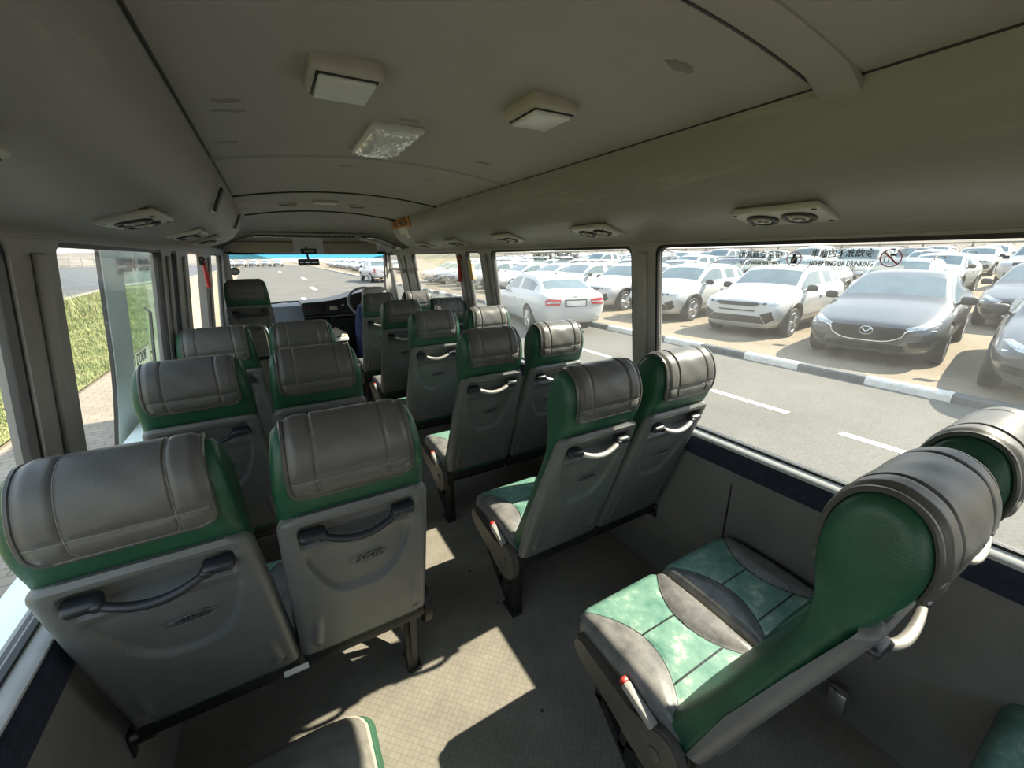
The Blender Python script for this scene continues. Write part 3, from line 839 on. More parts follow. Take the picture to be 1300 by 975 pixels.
# upright slots in the door side duct
for i, (y, l) in enumerate(((2.21, 'nearer of two dark upright slots in the door side duct'), (3.42, 'farther of two dark upright slots in the door side duct'))):
    t = thing('duct_slot', l, 'vent slot', (-.640, y, 1.782), 0, 'upright duct slots')
    Mx = Matrix.Rotation(math.atan2(.042, .09), 3, 'Y')
    b = MB(); b.box((0, 0, 0), (.014, .10, .118), .005, 2, Mx); b.build('surround', VPLATE, t)
    b = MB(); b.box(Mx @ Vector((.006, 0, 0)), (.026, .075, .100), .003, 2, Mx); b.build('opening', VDARK, t)
# small fittings in the front roof panel
for x, l in ((-.31, 'dark roof outlet left of the small front lamp'), (.175, 'dark roof outlet right of the small front lamp')):
    t = thing('roof_outlet', 'dark slotted roof outlet on the %s side of the small front lamp' % ('door' if x < 0 else 'steering wheel'), 'air vent', (x, 3.56, zc(x)-.012))
    b = MB(); b.box((0, 0, 0), (.125, .07, .014), .004); b.build('surround', VPLATE, t)
    b = MB(); b.box((0, 0, -.005), (.105, .052, .012), .003); b.build('opening', VDARK, t)
t = thing('ceiling_lamp', 'small pale lamp in the front roof panel between two dark outlets', 'ceiling lamp', (-.07, 3.40, zc(-.07)-.012))
b = MB(); b.box((0, 0, 0), (.17, .11, .016), .005); b.build('housing', LHOUSE, t)
b = MB(); b.box((0, 0, -.008), (.15, .09, .014), .005); b.build('lens', SILL, t)
# orange number plate and paper tag on the steering wheel side duct
PLATE = mat('orange_plate', (.62, .22, .015), .4, 0, .25, 14, dirt=(.25, .1, .02), dirt_amt=.5)
PAPER = mat('white_paper', (.78, .78, .74), .6)
INK = mat('black_ink', (.02, .02, .02), .5)
ex = Vector((0, -1, 0)); 
def duct_frame(y, z):
    # point and frame on the steering wheel side duct at height z (x across = -Y, up the cover)
    for a, c in zip(DP, DP[1:]):
        if a.z >= z >= c.z:
            t_ = (a.z-z)/(a.z-c.z); p = Vector((lerp(a.x, c.x, t_), y, z)); u = Vector((a.x-c.x, 0, a.z-c.z)).normalized()
            n = ex.cross(u)
            M = Matrix((ex, u, n)).transposed().to_4x4(); M.translation = p; return M
t = thing('number_plate', 'orange plate with black registration stuck on the roof duct', 'number plate', (0, 0, 0))
M = duct_frame(3.98, 1.845)
b = MB(); b.box((0, 0, .004), (.60, .088, .006), .002); bmesh.ops.transform(b.bm, matrix=M, verts=b.bm.verts); b.build('plate', PLATE, t)
put_text('lettering', 'TU 4638', .098, INK, t, M @ Matrix.Translation((0, 0, .0075)), .0006, weight=.0012, sx=1.35)
t = thing('paper_tag', 'white paper tag stuck below the orange number plate', 'paper tag', (0, 0, 0))
M = duct_frame(3.96, 1.79); b = MB(); b.box((0, 0, .002), (.30, .075, .003), .001); bmesh.ops.transform(b.bm, matrix=M, verts=b.bm.verts); b.build('tag', PAPER, t)
M = duct_frame(3.90, 1.735); b = MB(); b.box((0, 0, .002), (.12, .05, .003), .001); bmesh.ops.transform(b.bm, matrix=M, verts=b.bm.verts); b.build('tail', PAPER, t)
# ------------------------------------------------------------------ window notices
FILM = emit_free_glass('frosted_notice_film', (.96, .97, .96), dust=.10)
REDP = mat('red_print', (.75, .10, .12), .5); GREYP = mat('dark_grey_print', (.07, .07, .075), .5)
def win_frame(side, y, z, d, flip=False):
    u = (wp(side, 0, 1.5)-wp(side, 0, 1.0)).normalized()
    e = Vector((0, -side*(-1 if flip else 1), 0)); n = e.cross(u)
    M = Matrix((e, u, n)).transposed().to_4x4(); M.translation = wp(side, y, z, d); return M
def flat(b, poly, z, M, d=.0008): b.prism(poly, d, M @ Matrix.Translation((0, 0, z)))
def annulus(cx, cy, r0, r1, M, z, b, n=36):
    rows = [[M @ Vector((cx+r*cos(2*pi*i/n), cy+r*sin(2*pi*i/n), zz)) for i in range(n)] for r, zz in ((r0, z), (r1, z), (r1, z+.0008), (r0, z+.0008))]
    b.grid(rows, cu=True, cv=True)
def notice(M, kind, w, label, h=.055, cat='window notice'):
    t = thing('window_notice', label, cat, (0, 0, 0), 0, 'passenger notices on the windows')
    b = MB(); b.box((0, 0, 0), (w, h, .0012)); bmesh.ops.transform(b.bm, matrix=M, verts=b.bm.verts); b.build('film', FILM, t, 0)
    s = h/.055; r = .0205*s; cx = w/2-.027*s; tx = -.026*s
    if kind == 'belt':
        put_text('chinese_lettering', '請佩戴安全帶', .0215*s, GREYP, t, M @ Matrix.Translation((tx, .011*s, .001)), .0004, weight=.0002, sx=(w-.062*s)/(.15*s)*1.12)
        put_text('english_lettering', 'PLEASE WEAR SEAT BELT', .0185*s, GREYP, t, M @ Matrix.Translation((tx, -.014*s, .001)), .0004, .12, weight=.0003, sx=(w-.062*s)/(.23*s))
    else:
        put_text('chinese_lettering', '車廂內不准飲食', .0215*s, GREYP, t, M @ Matrix.Translation((tx, .011*s, .001)), .0004, .12, weight=.0002, sx=(w-.062*s)/(.175*s)*1.12)
        put_text('english_lettering', 'NO EATING OR DRINKING', .0185*s, GREYP, t, M @ Matrix.Translation((tx, -.014*s, .001)), .0004, .12, weight=.0003, sx=(w-.062*s)/(.23*s))
    b = MB(); annulus(cx, 0, r*.90, r, M, .001, b)
    if kind != 'belt':
        a = math.radians(-45); q = .0016*s; L_ = r*.9
        flat(b, [(cx+x*cos(a)-y*sin(a), x*sin(a)+y*cos(a)) for x, y in ((-L_, -q), (L_, -q), (L_, q), (-L_, q))], .0011, M)
    b.build('red_ring', REDP, t, 0)
    b = MB()
    if kind == 'belt':
        flat(b, [(cx+.0045*s*cos(i*pi/8), .0105*s+.0045*s*sin(i*pi/8)) for i in range(16)], .0008, M)
        flat(b, [(cx-.009*s, -.013*s), (cx+.008*s, -.013*s), (cx+.0095*s, .001*s), (cx+.004*s, .0065*s), (cx-.004*s, .0065*s), (cx-.008*s, .0)], .0008, M)
        b.build('seated_figure', GREYP, t, 0)
        b = MB(); flat(b, [(cx+.004*s, .006*s), (cx+.007*s, .006*s), (cx-.007*s, -.013*s), (cx-.0095*s, -.012*s)], .0018, M); b.build('belt_stripe', PAPER, t, 0)
    else:
        flat(b, [(cx-.002*s+.0115*s*(i/8-.0), .0075*s+.003*s*sin(pi*i/8)) for i in range(9)]+[(cx+.0095*s, .005*s), (cx-.002*s, .005*s)], .0008, M)
        b.build('loaf', GREYP, t, 0)
        b = MB()
        for pl in ([(cx-.012*s, -.010*s), (cx-.0035*s, -.010*s), (cx-.0035*s, -.0088*s), (cx-.012*s, -.0088*s)], [(cx-.012*s, -.010*s), (cx-.0108*s, -.010*s), (cx-.0115*s, .001*s), (cx-.0127*s, .001*s)], [(cx-.0047*s, -.010*s), (cx-.0035*s, -.010*s), (cx-.003*s, .001*s), (cx-.0042*s, .001*s)]):
            flat(b, pl, .0008, M)
        b.build('cup', GREYP, t, 0)
notice(win_frame(1, .775, 1.529, .000), 'belt', .215, 'large seat belt notice in Chinese and English on the biggest side window', .058)
notice(win_frame(1, .545, 1.531, .000), 'food', .228, 'large no eating or drinking notice on the biggest side window', .062)
notice(win_frame(1, 2.085, 1.54, .000), 'belt', .215, 'smaller looking seat belt notice on the window behind the white saloon', .052)
notice(win_frame(1, 1.855, 1.54, .000), 'food', .228, 'smaller looking no eating notice on the window in front of the white saloon', .052)
# yellow strip sticker on the narrow window
t = thing('yellow_sticker', 'narrow upright yellow sticker on the slim window beside the red hammer', 'sticker', (0, 0, 0))
M = win_frame(1, 3.14, 1.44, .004); b = MB(); b.box((0, 0, 0), (.05, .16, .002)); bmesh.ops.transform(b.bm, matrix=M, verts=b.bm.verts); b.build('sticker', mat('yellow_print', (.75, .5, .08), .5, 0, .3, 60), t, 0)
# emergency hammers
def hammer(side, y, label):
    t = thing('emergency_hammer', label, 'emergency hammer', wp(side, y, 1.44, .035), 0, 'red emergency hammers')
    R = Matrix.Rotation(-side*.13, 3, 'Y')
    b = MB(); b.box((side*.012, 0, .09), (.03, .05, .06), .006); b.build('holder', BLACKP, t)
    b = MB(); b.tube([(0, 0, .085), (0, 0, .02), (0, .002, -.04), (0, .004, -.10)], [.013, .014, .017, .014], 10); b.build('handle', RED, t)
    b = MB(); b.tube([(0, -.045, .10), (0, -.03, .10), (0, .03, .10), (0, .045, .10)], [.004, .014, .014, .004], 10); b.build('head', RED if side > 0 else BLACKP, t)
hammer(1, 3.30, 'red emergency hammer hanging on the pillar by the yellow sticker')
hammer(-1, 3.80, 'red emergency hammer with black holder beside the open doorway')
# ------------------------------------------------------------------ chrome rail and modesty panel ahead of the door side seats
t = thing('partition_rail', 'bent chrome rail with grey panel ahead of the foremost door side seats', 'handrail', (-.66, 3.33, 0))
b = MB(); pts = [(-.16, 0, 0), (-.16, 0, 1.02)]
pts += [(-.16+.05*(1-cos(a)), 0, 1.05+.05*sin(a)) for a in [i*pi/12 for i in range(1, 7)]]
pts += [(.03+.05*sin(a), 0, 1.05+.05*cos(a)) for a in [i*pi/12 for i in range(0, 6)]]
pts += [(.085, 0, 1.02), (.085, 0, .55), (.085, 0, 0)]
b.tube(pts, .0125, 12); b.build('rail', CHROME, t)
b = MB(); b.box((-.04, 0, .48), (.235, .022, .74), .008); b.build('panel', mat('partition_laminate', (.30, .28, .24), .5), t)
b = MB(); b.box((-.04, -.004, .865), (.235, .03, .022), .004); b.build('edge_strip', BLACKP, t)
put_text('panel_lettering', 'EXIT', .045, PAPER, t, Matrix.Translation((0, -.013, .90)) @ Matrix.Rotation(pi/2, 4, 'X'), .0005) if False else None
# ------------------------------------------------------------------ driver's area
t = thing('driver_chair', 'driver seat with grey head cover and blue side behind the steering wheel', 'driver seat', (.50, 4.90, 0))
BLUE = mat('blue_seat_cloth', (.028, .045, .15), .75, 0, .25, 30, .3, 300)
GCOV = mat('pale_grey_cover', (.30, .29, .265), .6, 0, .12, 12, .2, 200)
b = MB(); rows = []
for z, w_, y0, y1 in ((.44, .24, .04, .20), (.60, .245, .0, .17), (.85, .235, -.05, .09), (1.0, .205, -.08, .05), (1.05, .16, -.085, .04), (1.065, .10, -.07, .02)):
    rows.append([Vector((x, y, z)) for x, y in rrect(-w_, y0, w_, y1, .05, 4)])
V = b.grid(rows, cu=True); b.cap(V[0]); b.cap(V[-1]); b.build('backrest', BLUE, t)
b = MB(); rows = []
for z, w_, y0, y1 in ((.99, .12, -.10, .045), (1.03, .138, -.115, .05), (1.10, .142, -.125, .045), (1.18, .136, -.125, .035), (1.215, .118, -.11, .02), (1.228, .07, -.08, -.01)):
    rows.append([Vector((x, y, z)) for x, y in rrect(-w_, y0, w_, y1, .045, 4)])
V = b.grid(rows, cu=True); b.cap(V[0]); b.cap(V[-1]); b.build('head_cover', GCOV, t)
b = MB(); b.box((0, .25, .42), (.47, .34, .15), .05, 3); b.build('seat_cushion', BLUE, t)
b = MB(); b.box((0, .24, .17), (.38, .30, .34), .02); b.build('pedestal', BLACKP, t)
DASH = mat('black_dash_plastic', (.022, .023, .025), .45, 0, .2, 10, .15, 300)
DGREY = mat('blue_grey_dash_pad', (.22, .25, .28), .6, 0, .1, 6, .1, 200)
t = thing('dashboard', 'black dashboard with radio and instruments below the windscreen', 'dashboard', (0, 0, 0))
def yz_loft(b, secs):
    rows = [[Vector((x, y, z)) for y, z in P] for x, P in secs]
    V = b.grid(rows, cu=True); b.cap(V[0]); b.cap(V[-1])
b = MB()
def dsec(x, top, yb=5.30, zb=.885):
    return (x, [(yb+.02, zb), (yb, zb+.02), (yb+.035, top-.03), (yb+.065, top), (5.92-.18*abs(x)**2.4, top-.01), (5.96-.18*abs(x)**2.4, zb)])
yz_loft(b, [dsec(-.235, 1.03), dsec(-.22, 1.042), dsec(0, 1.05), (dsec(.12, 1.06)), dsec(.26, 1.09), dsec(.36, 1.125), dsec(.5, 1.145), dsec(.68, 1.12), dsec(.80, 1.05), dsec(.90, 1.02)])
b.build('upper_panel', DASH, t, 30)
b = MB()
yz_loft(b, [(-.92, [(5.32, .3), (5.32, .86), (5.40, .93), (5.48, .93), (5.48, .3)]), (-.60, [(5.34, .3), (5.34, .86), (5.50, 1.0), (5.88, 1.0), (5.88, .3)]), (-.235, [(5.34, .3), (5.34, .86), (5.50, 1.0), (5.95, 1.0), (5.95, .3)])])
b.build('passenger_pad', DGREY, t, 30)
b = MB(); yz_loft(b, [(-.24, [(5.36, .30), (5.36, .83), (5.6, .84), (5.6, .3)]), (.92, [(5.36, .30), (5.36, .83), (5.4, .84), (5.4, .3)])]); b.build('lower_panel', BLACKP, t, 30)
def dmat(x, z):     # matrix on the sloping dash face
    u = Vector((0, .035, .11)).normalized(); e = Vector((1, 0, 0)); n = e.cross(u)
    M = Matrix((e, u, n)).transposed().to_4x4(); M.translation = Vector((x, 5.30+(z-.905)*.30, z)); return M
def dbox(name, x, z, w_, h_, d_, m, par, bev=.004, off=0.):
    b = MB(); b.box((0, 0, off), (w_, h_, d_), bev); bmesh.ops.transform(b.bm, matrix=dmat(x, z), verts=b.bm.verts); return b.build(name, m, par)
r = dbox('glove_panel', -.115, .975, .20, .095, .012, BLACKP, t); dbox('badge', -.165, .985, .02, .014, .016, RED, r, .001)
r = dbox('radio', .085, .97, .165, .085, .02, BLACKP, t)
dbox('display', .095, .965, .085, .045, .026, mat('pale_lit_display', (.55, .56, .42), .3), r, .002)
for i, (x, z) in enumerate(((.205, .995), (.205, .955), (.245, .97))):
    b = MB(); b.lathe([(.013, 0), (.013, .012), (.009, .016), (0, .016)], 16, dmat(x, z)); b.build('knob', SILL if i == 0 else BLACKP, t)
dbox('instrument_cluster', .50, 1.04, .34, .11, .02, BLACKP, t)
t = thing('engine_cover', 'low dark engine cover between the front seats', 'engine cover', (-.02, 5.03, 0))
b = MB(); b.box((0, 0, .33), (.34, .52, .66), .04, 3); b.build('cover', BLACKP, t)
t = thing('paper_bundle', 'cream papers and cloth heaped on the engine cover', 'papers', (.02, 4.92, .66))
b = MB(); b.box((0, 0, .02), (.26, .30, .04), .008); b.build('paper_stack', PAPER, t)
CREAM = mat('cream_cloth', (.62, .55, .42), .8)
b = MB(); b.grid([[Vector((lerp(-.11, .13, i/14), lerp(-.12, .16, j/14), .042+.07*math.exp(-((i-8)/4)**2-((j-9)/4)**2)+.012*sin(i*1.7)*cos(j*1.3)+.012)) for i in range(15)] for j in range(15)]); b.build('cloth', CREAM, t)
t = thing('gear_lever', 'gear lever rising from the engine cover beneath the radio', 'gear lever', (.05, 5.22, .66))
b = MB(); b.tube([(0, 0, 0), (.0, .0, .12), (.01, -.02, .19)], [.012, .010, .009], 10); b.build('shaft', BLACKP, t)
b = MB(); b.lathe([(0, -.022), (.015, -.018), (.022, 0), (.017, .018), (0, .024)], 16, Matrix.Translation((.01, -.022, .205))); b.build('knob', BLACKP, t)
b = MB(); b.lathe([(.06, 0), (.045, .03), (.02, .06)], 16); b.build('boot', RUBBER, t)
t = thing('steering_wheel', 'grey steering wheel partly hidden by the driver seat', 'steering wheel', (.47, 5.20, 1.03))
Mw = Matrix.Rotation(math.radians(48), 4, 'X')
b = MB(); b.tube([Mw @ Vector((.215*cos(2*pi*i/40), .215*sin(2*pi*i/40), 0)) for i in range(40)], .015, 10, closed=True); b.build('rim', mat('grey_rim', (.38, .38, .36), .5), t)
for a in (200, 340, 90):
    b = MB(); b.tube([Mw @ Vector((q*cos(math.radians(a)), q*sin(math.radians(a)), -.02*(1-q/.215))) for q in (.04, .12, .21)], .010, 8); b.build('spoke', BLACKP, t)
b = MB(); b.lathe([(.055, -.04), (.06, -.01), (.05, .01), (0, .015)], 24, Mw); b.build('hub', BLACKP, t)
b = MB(); b.tube([Mw @ Vector((0, 0, -.02)), Vector((0, .035, -.055))], .03, 10); b.build('column', BLACKP, t)
# rear view mirror with the display box above
t = thing('rear_view_mirror', 'rear view mirror hanging in the middle of the windscreen', 'rear view mirror', (-.105, 5.20, 1.50))
b = MB(); b.box((0, 0, 0), (.215, .03, .072), .012, 3); b.build('housing', BLACKP, t)
b = MB(); b.box((0, -.014, 0), (.195, .006, .056), .002); b.build('mirror_glass', mat('dim_mirror', (.25, .28, .36), .06, .9, .05), t)
b = MB(); b.tube([(0, .01, .03), (.0, .07, .08), (0, .10, .16)], .010, 8); b.build('stem', BLACKP, t)
t = thing('display_box', 'small black display box above the rear view mirror', 'display', (-.09, 5.22, 1.615))
b = MB(); b.box((0, 0, 0), (.165, .07, .058), .01); b.build('case', BLACKP, t)
b = MB(); b.box((.0, -.034, 0), (.095, .006, .022), .002); b.build('screen', mat('grey_screen', (.2, .2, .2), .3), t)
# sun visors
VIS = mat('visor_vinyl', (.42, .39, .34), .6, 0, .08, 5)
for x0, x1, z0, z1, l in ((-.82, -.23, 1.605, 1.712, 'beige sun visor above the single front seat'), (.07, .66, 1.58, 1.712, 'beige sun visor above the driver seat')):
    t = thing('sun_visor', l, 'sun visor', ((x0+x1)/2, 5.27, z1), 0, 'sun visors')
    b = MB(); b.prism([(q, p) for q, p in rrect(-(x1-x0)/2, -(z1-z0), (x1-x0)/2, 0, .03, 4)], .018, Matrix(((1, 0, 0, 0), (0, .25, 1, 0), (0, 1, 0, 0), (0, 0, 0, 1)))); b.build('panel', VIS, t)
    b = MB(); b.tube([(-(x1-x0)/2, .01, .004), ((x1-x0)/2, .01, .004)], .007, 8); b.build('rod', BLACKP, t)
# grille along the shelf lip
t = thing('shelf_grille', 'slatted grey air grille along the front roof shelf', 'grille', (0, 5.0, 1.765))
b = MB(); b.box((-.04, .012, 0), (1.06, .02, .026), .003); b.build('backing', DASH, t)
b = MB(); b.tube([(-.60, -.005, .022), (.52, -.005, .022)], .014, 8); b.build('lip', PILLAR, t)
b = MB()
for i in range(34): b.box((lerp(-.55, .47, i/33), -.002, -.002), (.010, .012, .026), .002)
g = b.build('slats', LOWWALL, t)
# grab handle on the driver's pillar
t = thing('pillar_grip', 'long curved pale grip running from the roof down the driver pillar', 'grab handle', (0, 0, 0))
b = MB(); b.tube(catmull([(.40, 5.0, 1.755), (.62, 4.99, 1.70), (.80, 4.97, 1.615), (.84, 4.95, 1.53), (.875, 4.93, 1.40)], 6), .019, 10); b.build('grip', SILL, t)
for p in ((.40, 5.0, 1.757), (.877, 4.93, 1.39)):
    b = MB(); b.box(p, (.06, .05, .05), .012, 3); b.build('mount', PILLAR, t)
# wiper resting outside the windscreen
t = thing('wiper', 'dark windscreen wiper resting across the lower windscreen', 'wiper', (0, 0, 0))
b = MB(); b.tube([(-.62, 6.07, .985), (-.42, 6.12, 1.00), (-.22, 6.14, .995)], .012, 8); b.build('blade', BLACKP, t)
b = MB(); b.tube([(-.20, 6.17, .92), (-.30, 6.15, .97), (-.42, 6.125, 1.005)], .008, 8); b.build('arm', BLACKP, t)
# round sticker on the windscreen
t = thing('round_sticker', 'small round grey sticker on the windscreen above the single front seat', 'sticker', tuple(WS(-.93, .27)))
b = MB(); b.lathe([(.0, .0), (.05, .0), (.05, .003), (0, .003)], 28, Matrix.Rotation(math.radians(60), 4, 'X')); b.build('disc', mat('grey_print', (.3, .33, .33), .5), t)
b = MB(); b.lathe([(.014, -.004), (.03, -.004), (.03, .006), (.014, .006)], 28, Matrix.Rotation(math.radians(60), 4, 'X')); b.build('print_ring', mat('pale_print', (.6, .62, .6), .5), t)
# label on the near seat frame
t = thing('frame_label', 'small white label on the frame between the two nearest door side seats', 'label sticker', (XA_L-.215, .898+.216, .352))
b = MB(); b.box((0, 0, 0), (.066, .003, .022), .0005); b.build('label', PAPER, t)
# loose padded cushion on the floor
t = thing('loose_pad', 'wrinkled grey leather pad lying low on the floor at the bottom edge', 'pad', (-.695, .735, 0))
b = MB(); rows = []
PW, PL = .25, .33
for j in range(41):
    v = lerp(-1, 1, j/40); row = []
    for i in range(41):
        u = lerp(-1, 1, i/40)
        q = max(0, 1-abs(u)**5)**.5*max(0, 1-abs(v)**6)**.5
        wr = .005*sin(u*26+v*6)*sstep(.55, .95, u)+.003*sin(v*21+u*4)
        row.append(Vector((PW*u*(1-.06*abs(v)**6), PL*v*(1-.06*abs(u)**6), .125+.075*q+wr*q)))
    rows.append(row)
b.grid(rows); PADM = mat('worn_grey_leather', (.20, .19, .165), .45, 0, .25, 12, .5, 90, dirt=(.4, .37, .3), dirt_amt=.4); b.build('top_cover', PADM, t)
edge = [Vector((p[0], p[1], .125)) for p in rrect(-PW*.98, -PL*.98, PW*.98, PL*.98, .06, 6)]
b = MB(); b.tube(edge, .009, 8, closed=True); b.build('piping', mat('cream_piping', (.42, .39, .32), .5), t)
b = MB(); b.grid([[Vector((p.x*s_, p.y*s_, z)) for p in edge] for s_, z in ((.995, .125), (1.05, .11), (1.12, .07), (1.13, .0))], cu=True)
sp_ = b.build('side_gusset', GREEN, t)
b = MB(); b.tube([Vector((p.x*1.06, p.y*1.065, .101)) for p in edge], .0016, 5, closed=True); b.build('stitching', THREAD, sp_)
# small metal bracket behind the near sunlit seat
t = thing('wall_clip', 'small shiny metal clip low on the wall behind the sunlit seat', 'clip', (.93, .30, .12))
b = MB(); b.box((0, 0, 0), (.03, .05, .09), .006); b.build('body', CHROME, t)
# ------------------------------------------------------------------ ground outside
def ground_mat(name, c0, c1, scale, rough=.9, speck=None, bump=.3):
    m = bpy.data.materials.new(name); m.use_nodes = True; nt = m.node_tree; L = nt.links.new; b = nt.nodes['Principled BSDF']; b.inputs['Roughness'].default_value = rough
    b.inputs['Specular IOR Level'].default_value = .2
    tc = N(nt, 'ShaderNodeTexCoord'); a = N(nt, 'ShaderNodeTexNoise', Scale=scale, Detail=10., Roughness=.7); L(tc.outputs['Object'], a.inputs['Vector'])
    r = N(nt, 'ShaderNodeValToRGB'); r.color_ramp.elements[0].position = .35; r.color_ramp.elements[1].position = .68
    r.color_ramp.elements[0].color = c4(c0); r.color_ramp.elements[1].color = c4(c1); L(a.outputs['Fac'], r.inputs['Fac']); out = r.outputs['Color']
    n2 = N(nt, 'ShaderNodeTexNoise', Scale=scale*60, Detail=2.); L(tc.outputs['Object'], n2.inputs['Vector'])
    mx = N(nt, 'ShaderNodeMixRGB', blend_type='OVERLAY', Fac=.35); L(out, mx.inputs['Color1']); L(n2.outputs['Fac'], mx.inputs['Color2'])
    L(mx.outputs['Color'], b.inputs['Base Color'])
    bp = N(nt, 'ShaderNodeBump', Strength=bump, Distance=.01); L(n2.outputs['Fac'], bp.inputs['Height']); L(bp.outputs['Normal'], b.inputs['Normal'])
    return m
ASPH = ground_mat('sun_bleached_asphalt', (.112, .107, .095), (.150, .143, .127), .6)
ASPH2 = ground_mat('dark_asphalt', (.10, .105, .11), (.14, .143, .148), .4)
SAND = ground_mat('sandy_lot', (.20, .163, .118), (.285, .238, .175), .5)
VERGE = ground_mat('pale_sand_verge', (.30, .235, .15), (.40, .32, .22), .5)
def paver_mat(name, c0, c1, mort, bw, bh, rot):
    m = bpy.data.materials.new(name); m.use_nodes = True; nt = m.node_tree; L = nt.links.new; b = nt.nodes['Principled BSDF']; b.inputs['Roughness'].default_value = .85
    tc = N(nt, 'ShaderNodeTexCoord'); mp = N(nt, 'ShaderNodeMapping'); mp.inputs['Rotation'].default_value = (0, 0, rot); L(tc.outputs['Object'], mp.inputs['Vector'])
    br = N(nt, 'ShaderNodeTexBrick', Scale=1.); L(mp.outputs['Vector'], br.inputs['Vector'])
    br.inputs['Brick Width'].default_value = bw; br.inputs['Row Height'].default_value = bh; br.inputs['Mortar Size'].default_value = .006
    br.inputs['Color1'].default_value = c4(c0); br.inputs['Color2'].default_value = c4(c1); br.inputs['Mortar'].default_value = c4(mort)
    a = N(nt, 'ShaderNodeTexNoise', Scale=1.2, Detail=8.); L(tc.outputs['Object'], a.inputs['Vector'])
    mx = N(nt, 'ShaderNodeMixRGB', blend_type='OVERLAY', Fac=.4); L(br.outputs['Color'], mx.inputs['Color1']); L(a.outputs['Fac'], mx.inputs['Color2']); L(mx.outputs['Color'], b.inputs['Base Color'])
    return m
PAV = paver_mat('beige_pavers', (.33, .265, .20), (.285, .225, .17), (.17, .135, .10), .22, .11, 0)
LOTPAV = paver_mat('lot_pavers', (.30, .26, .21), (.27, .235, .19), (.2, .17, .13), .2, .1, .3)
def lot_z(x): return GZ+.105+.026*max(0, x-11.5)
def sheet(name, pts, z, m, kind='structure', d=.02, parent=None):
    b = MB(); b.prism([(x, y) for x, y in pts], d, Matrix.Translation((0, 0, z-d))); return b.build(name, m, parent, 0, kind)
sheet('ground', [(-200, -40), (140, -40), (140, 330), (-200, 330)], GZ-.03, SAND)
road = sheet('road', [(-1.5, -20), (7.55, -20), (7.55, 150), (-8, 150), (-3.4, 40), (-1.9, 14)], GZ, ASPH)
PAINTW = mat('worn_road_paint', (.72, .70, .64), .8, 0, .15, 8, dirt=(.3, .29, .26), dirt_amt=.6)
for y0, y1, x0, w_ in ((.74, 1.83, 4.97, .12), (2.48, 3.60, 5.12, .12), (4.26, 5.36, 5.2, .12), (6.0, 7.1, 5.28, .12), (22., 24.4, .75, .22), (30., 33.5, 1.85, .26), (46., 51., 2.3, .3), (70., 78., .6, .35)):
    b = MB(); b.box((0, 0, 0), (w_, y1-y0, .004)); o = b.build('lane_dash', PAINTW, road, 0); o.location = (x0, (y0+y1)/2, GZ+.003)
sheet('road_beyond_grass', [(-150, 12), (-11, 12), (-9.2, 24), (-10.6, 42), (-8, 60), (-8, 170), (-150, 300)], GZ-.005, ASPH2)
sheet('path', [(-3.42, -20), (-1.25, -20), (-1.25, 9.0), (-1.5, 14), (-3.35, 14)], GZ+.012, PAV, d=.03)
b = MB(); b.grid([[Vector((x+(.9*max(0, y)/150 if x < 9 else 0), y, z)) for x, z in ((7.56, GZ-.05), (7.56, GZ+.105), (9., GZ+.105), (11.5, GZ+.12), (15, lot_z(15)), (22, lot_z(22)), (30, lot_z(30)), (42, lot_z(42)), (70, lot_z(70)))] for y in [-20+i*10. for i in range(30)]]); b.build('lot_paving', SAND, smooth=60, kind='structure')
sheet('lot_paving', [(7.7, 1.4), (13.2, 1.4), (13.2, 30), (7.8, 30)], GZ+.015, LOTPAV, d=.03) if False else None
sheet('verge', [(-3.4, 14), (-1.7, 14), (-3.2, 40), (-5.5, 90), (-8.2, 120), (-9.2, 60), (-9.8, 42), (-4.2, 26)], GZ+.006, VERGE)
# kerbs ---------------------------------------------------------------
def kerb_mat():
    m = bpy.data.materials.new('black_and_white_kerb_paint'); m.use_nodes = True; nt = m.node_tree; L = nt.links.new; b = nt.nodes['Principled BSDF']; b.inputs['Roughness'].default_value = .8
    tc = N(nt, 'ShaderNodeTexCoord'); s = N(nt, 'ShaderNodeSeparateXYZ'); L(tc.outputs['Object'], s.inputs[0])
    a = N(nt, 'ShaderNodeMath', operation='ADD'); L(s.outputs['Y'], a.inputs[0]); a.inputs[1].default_value = 200-.57
    d = N(nt, 'ShaderNodeMath', operation='DIVIDE'); L(a.outputs[0], d.inputs[0]); d.inputs[1].default_value = 1.98
    f = N(nt, 'ShaderNodeMath', operation='FRACT'); L(d.outputs[0], f.inputs[0])
    g = N(nt, 'ShaderNodeMath', operation='GREATER_THAN'); L(f.outputs[0], g.inputs[0]); g.inputs[1].default_value = .5
    no = N(nt, 'ShaderNodeTexNoise', Scale=9., Detail=8., Roughness=.7); L(tc.outputs['Object'], no.inputs['Vector'])
    mx = N(nt, 'ShaderNodeMixRGB'); L(g.outputs[0], mx.inputs['Fac']); mx.inputs['Color1'].default_value = (.10, .105, .11, 1); mx.inputs['Color2'].default_value = (.62, .62, .58, 1)
    m2 = N(nt, 'ShaderNodeMixRGB', blend_type='OVERLAY', Fac=.7); L(mx.outputs['Color'], m2.inputs['Color1']); L(no.outputs['Fac'], m2.inputs['Color2'])
    L(m2.outputs['Color'], b.inputs['Base Color']); return m
KERB = kerb_mat(); CONC = mat('pale_concrete', (.25, .235, .20), .85, 0, .2, 2)
b = MB(); b.grid([[Vector((7.44+.9*max(0, y)/150+x, y, z)) for x, z in ((0, GZ-.02), (.0, GZ+.09), (.02, GZ+.12), (.15, GZ+.125), (.17, GZ-.02))] for y in [-20]+[i*5. for i in range(31)]])
b.build('kerb', KERB, smooth=30, kind='structure')
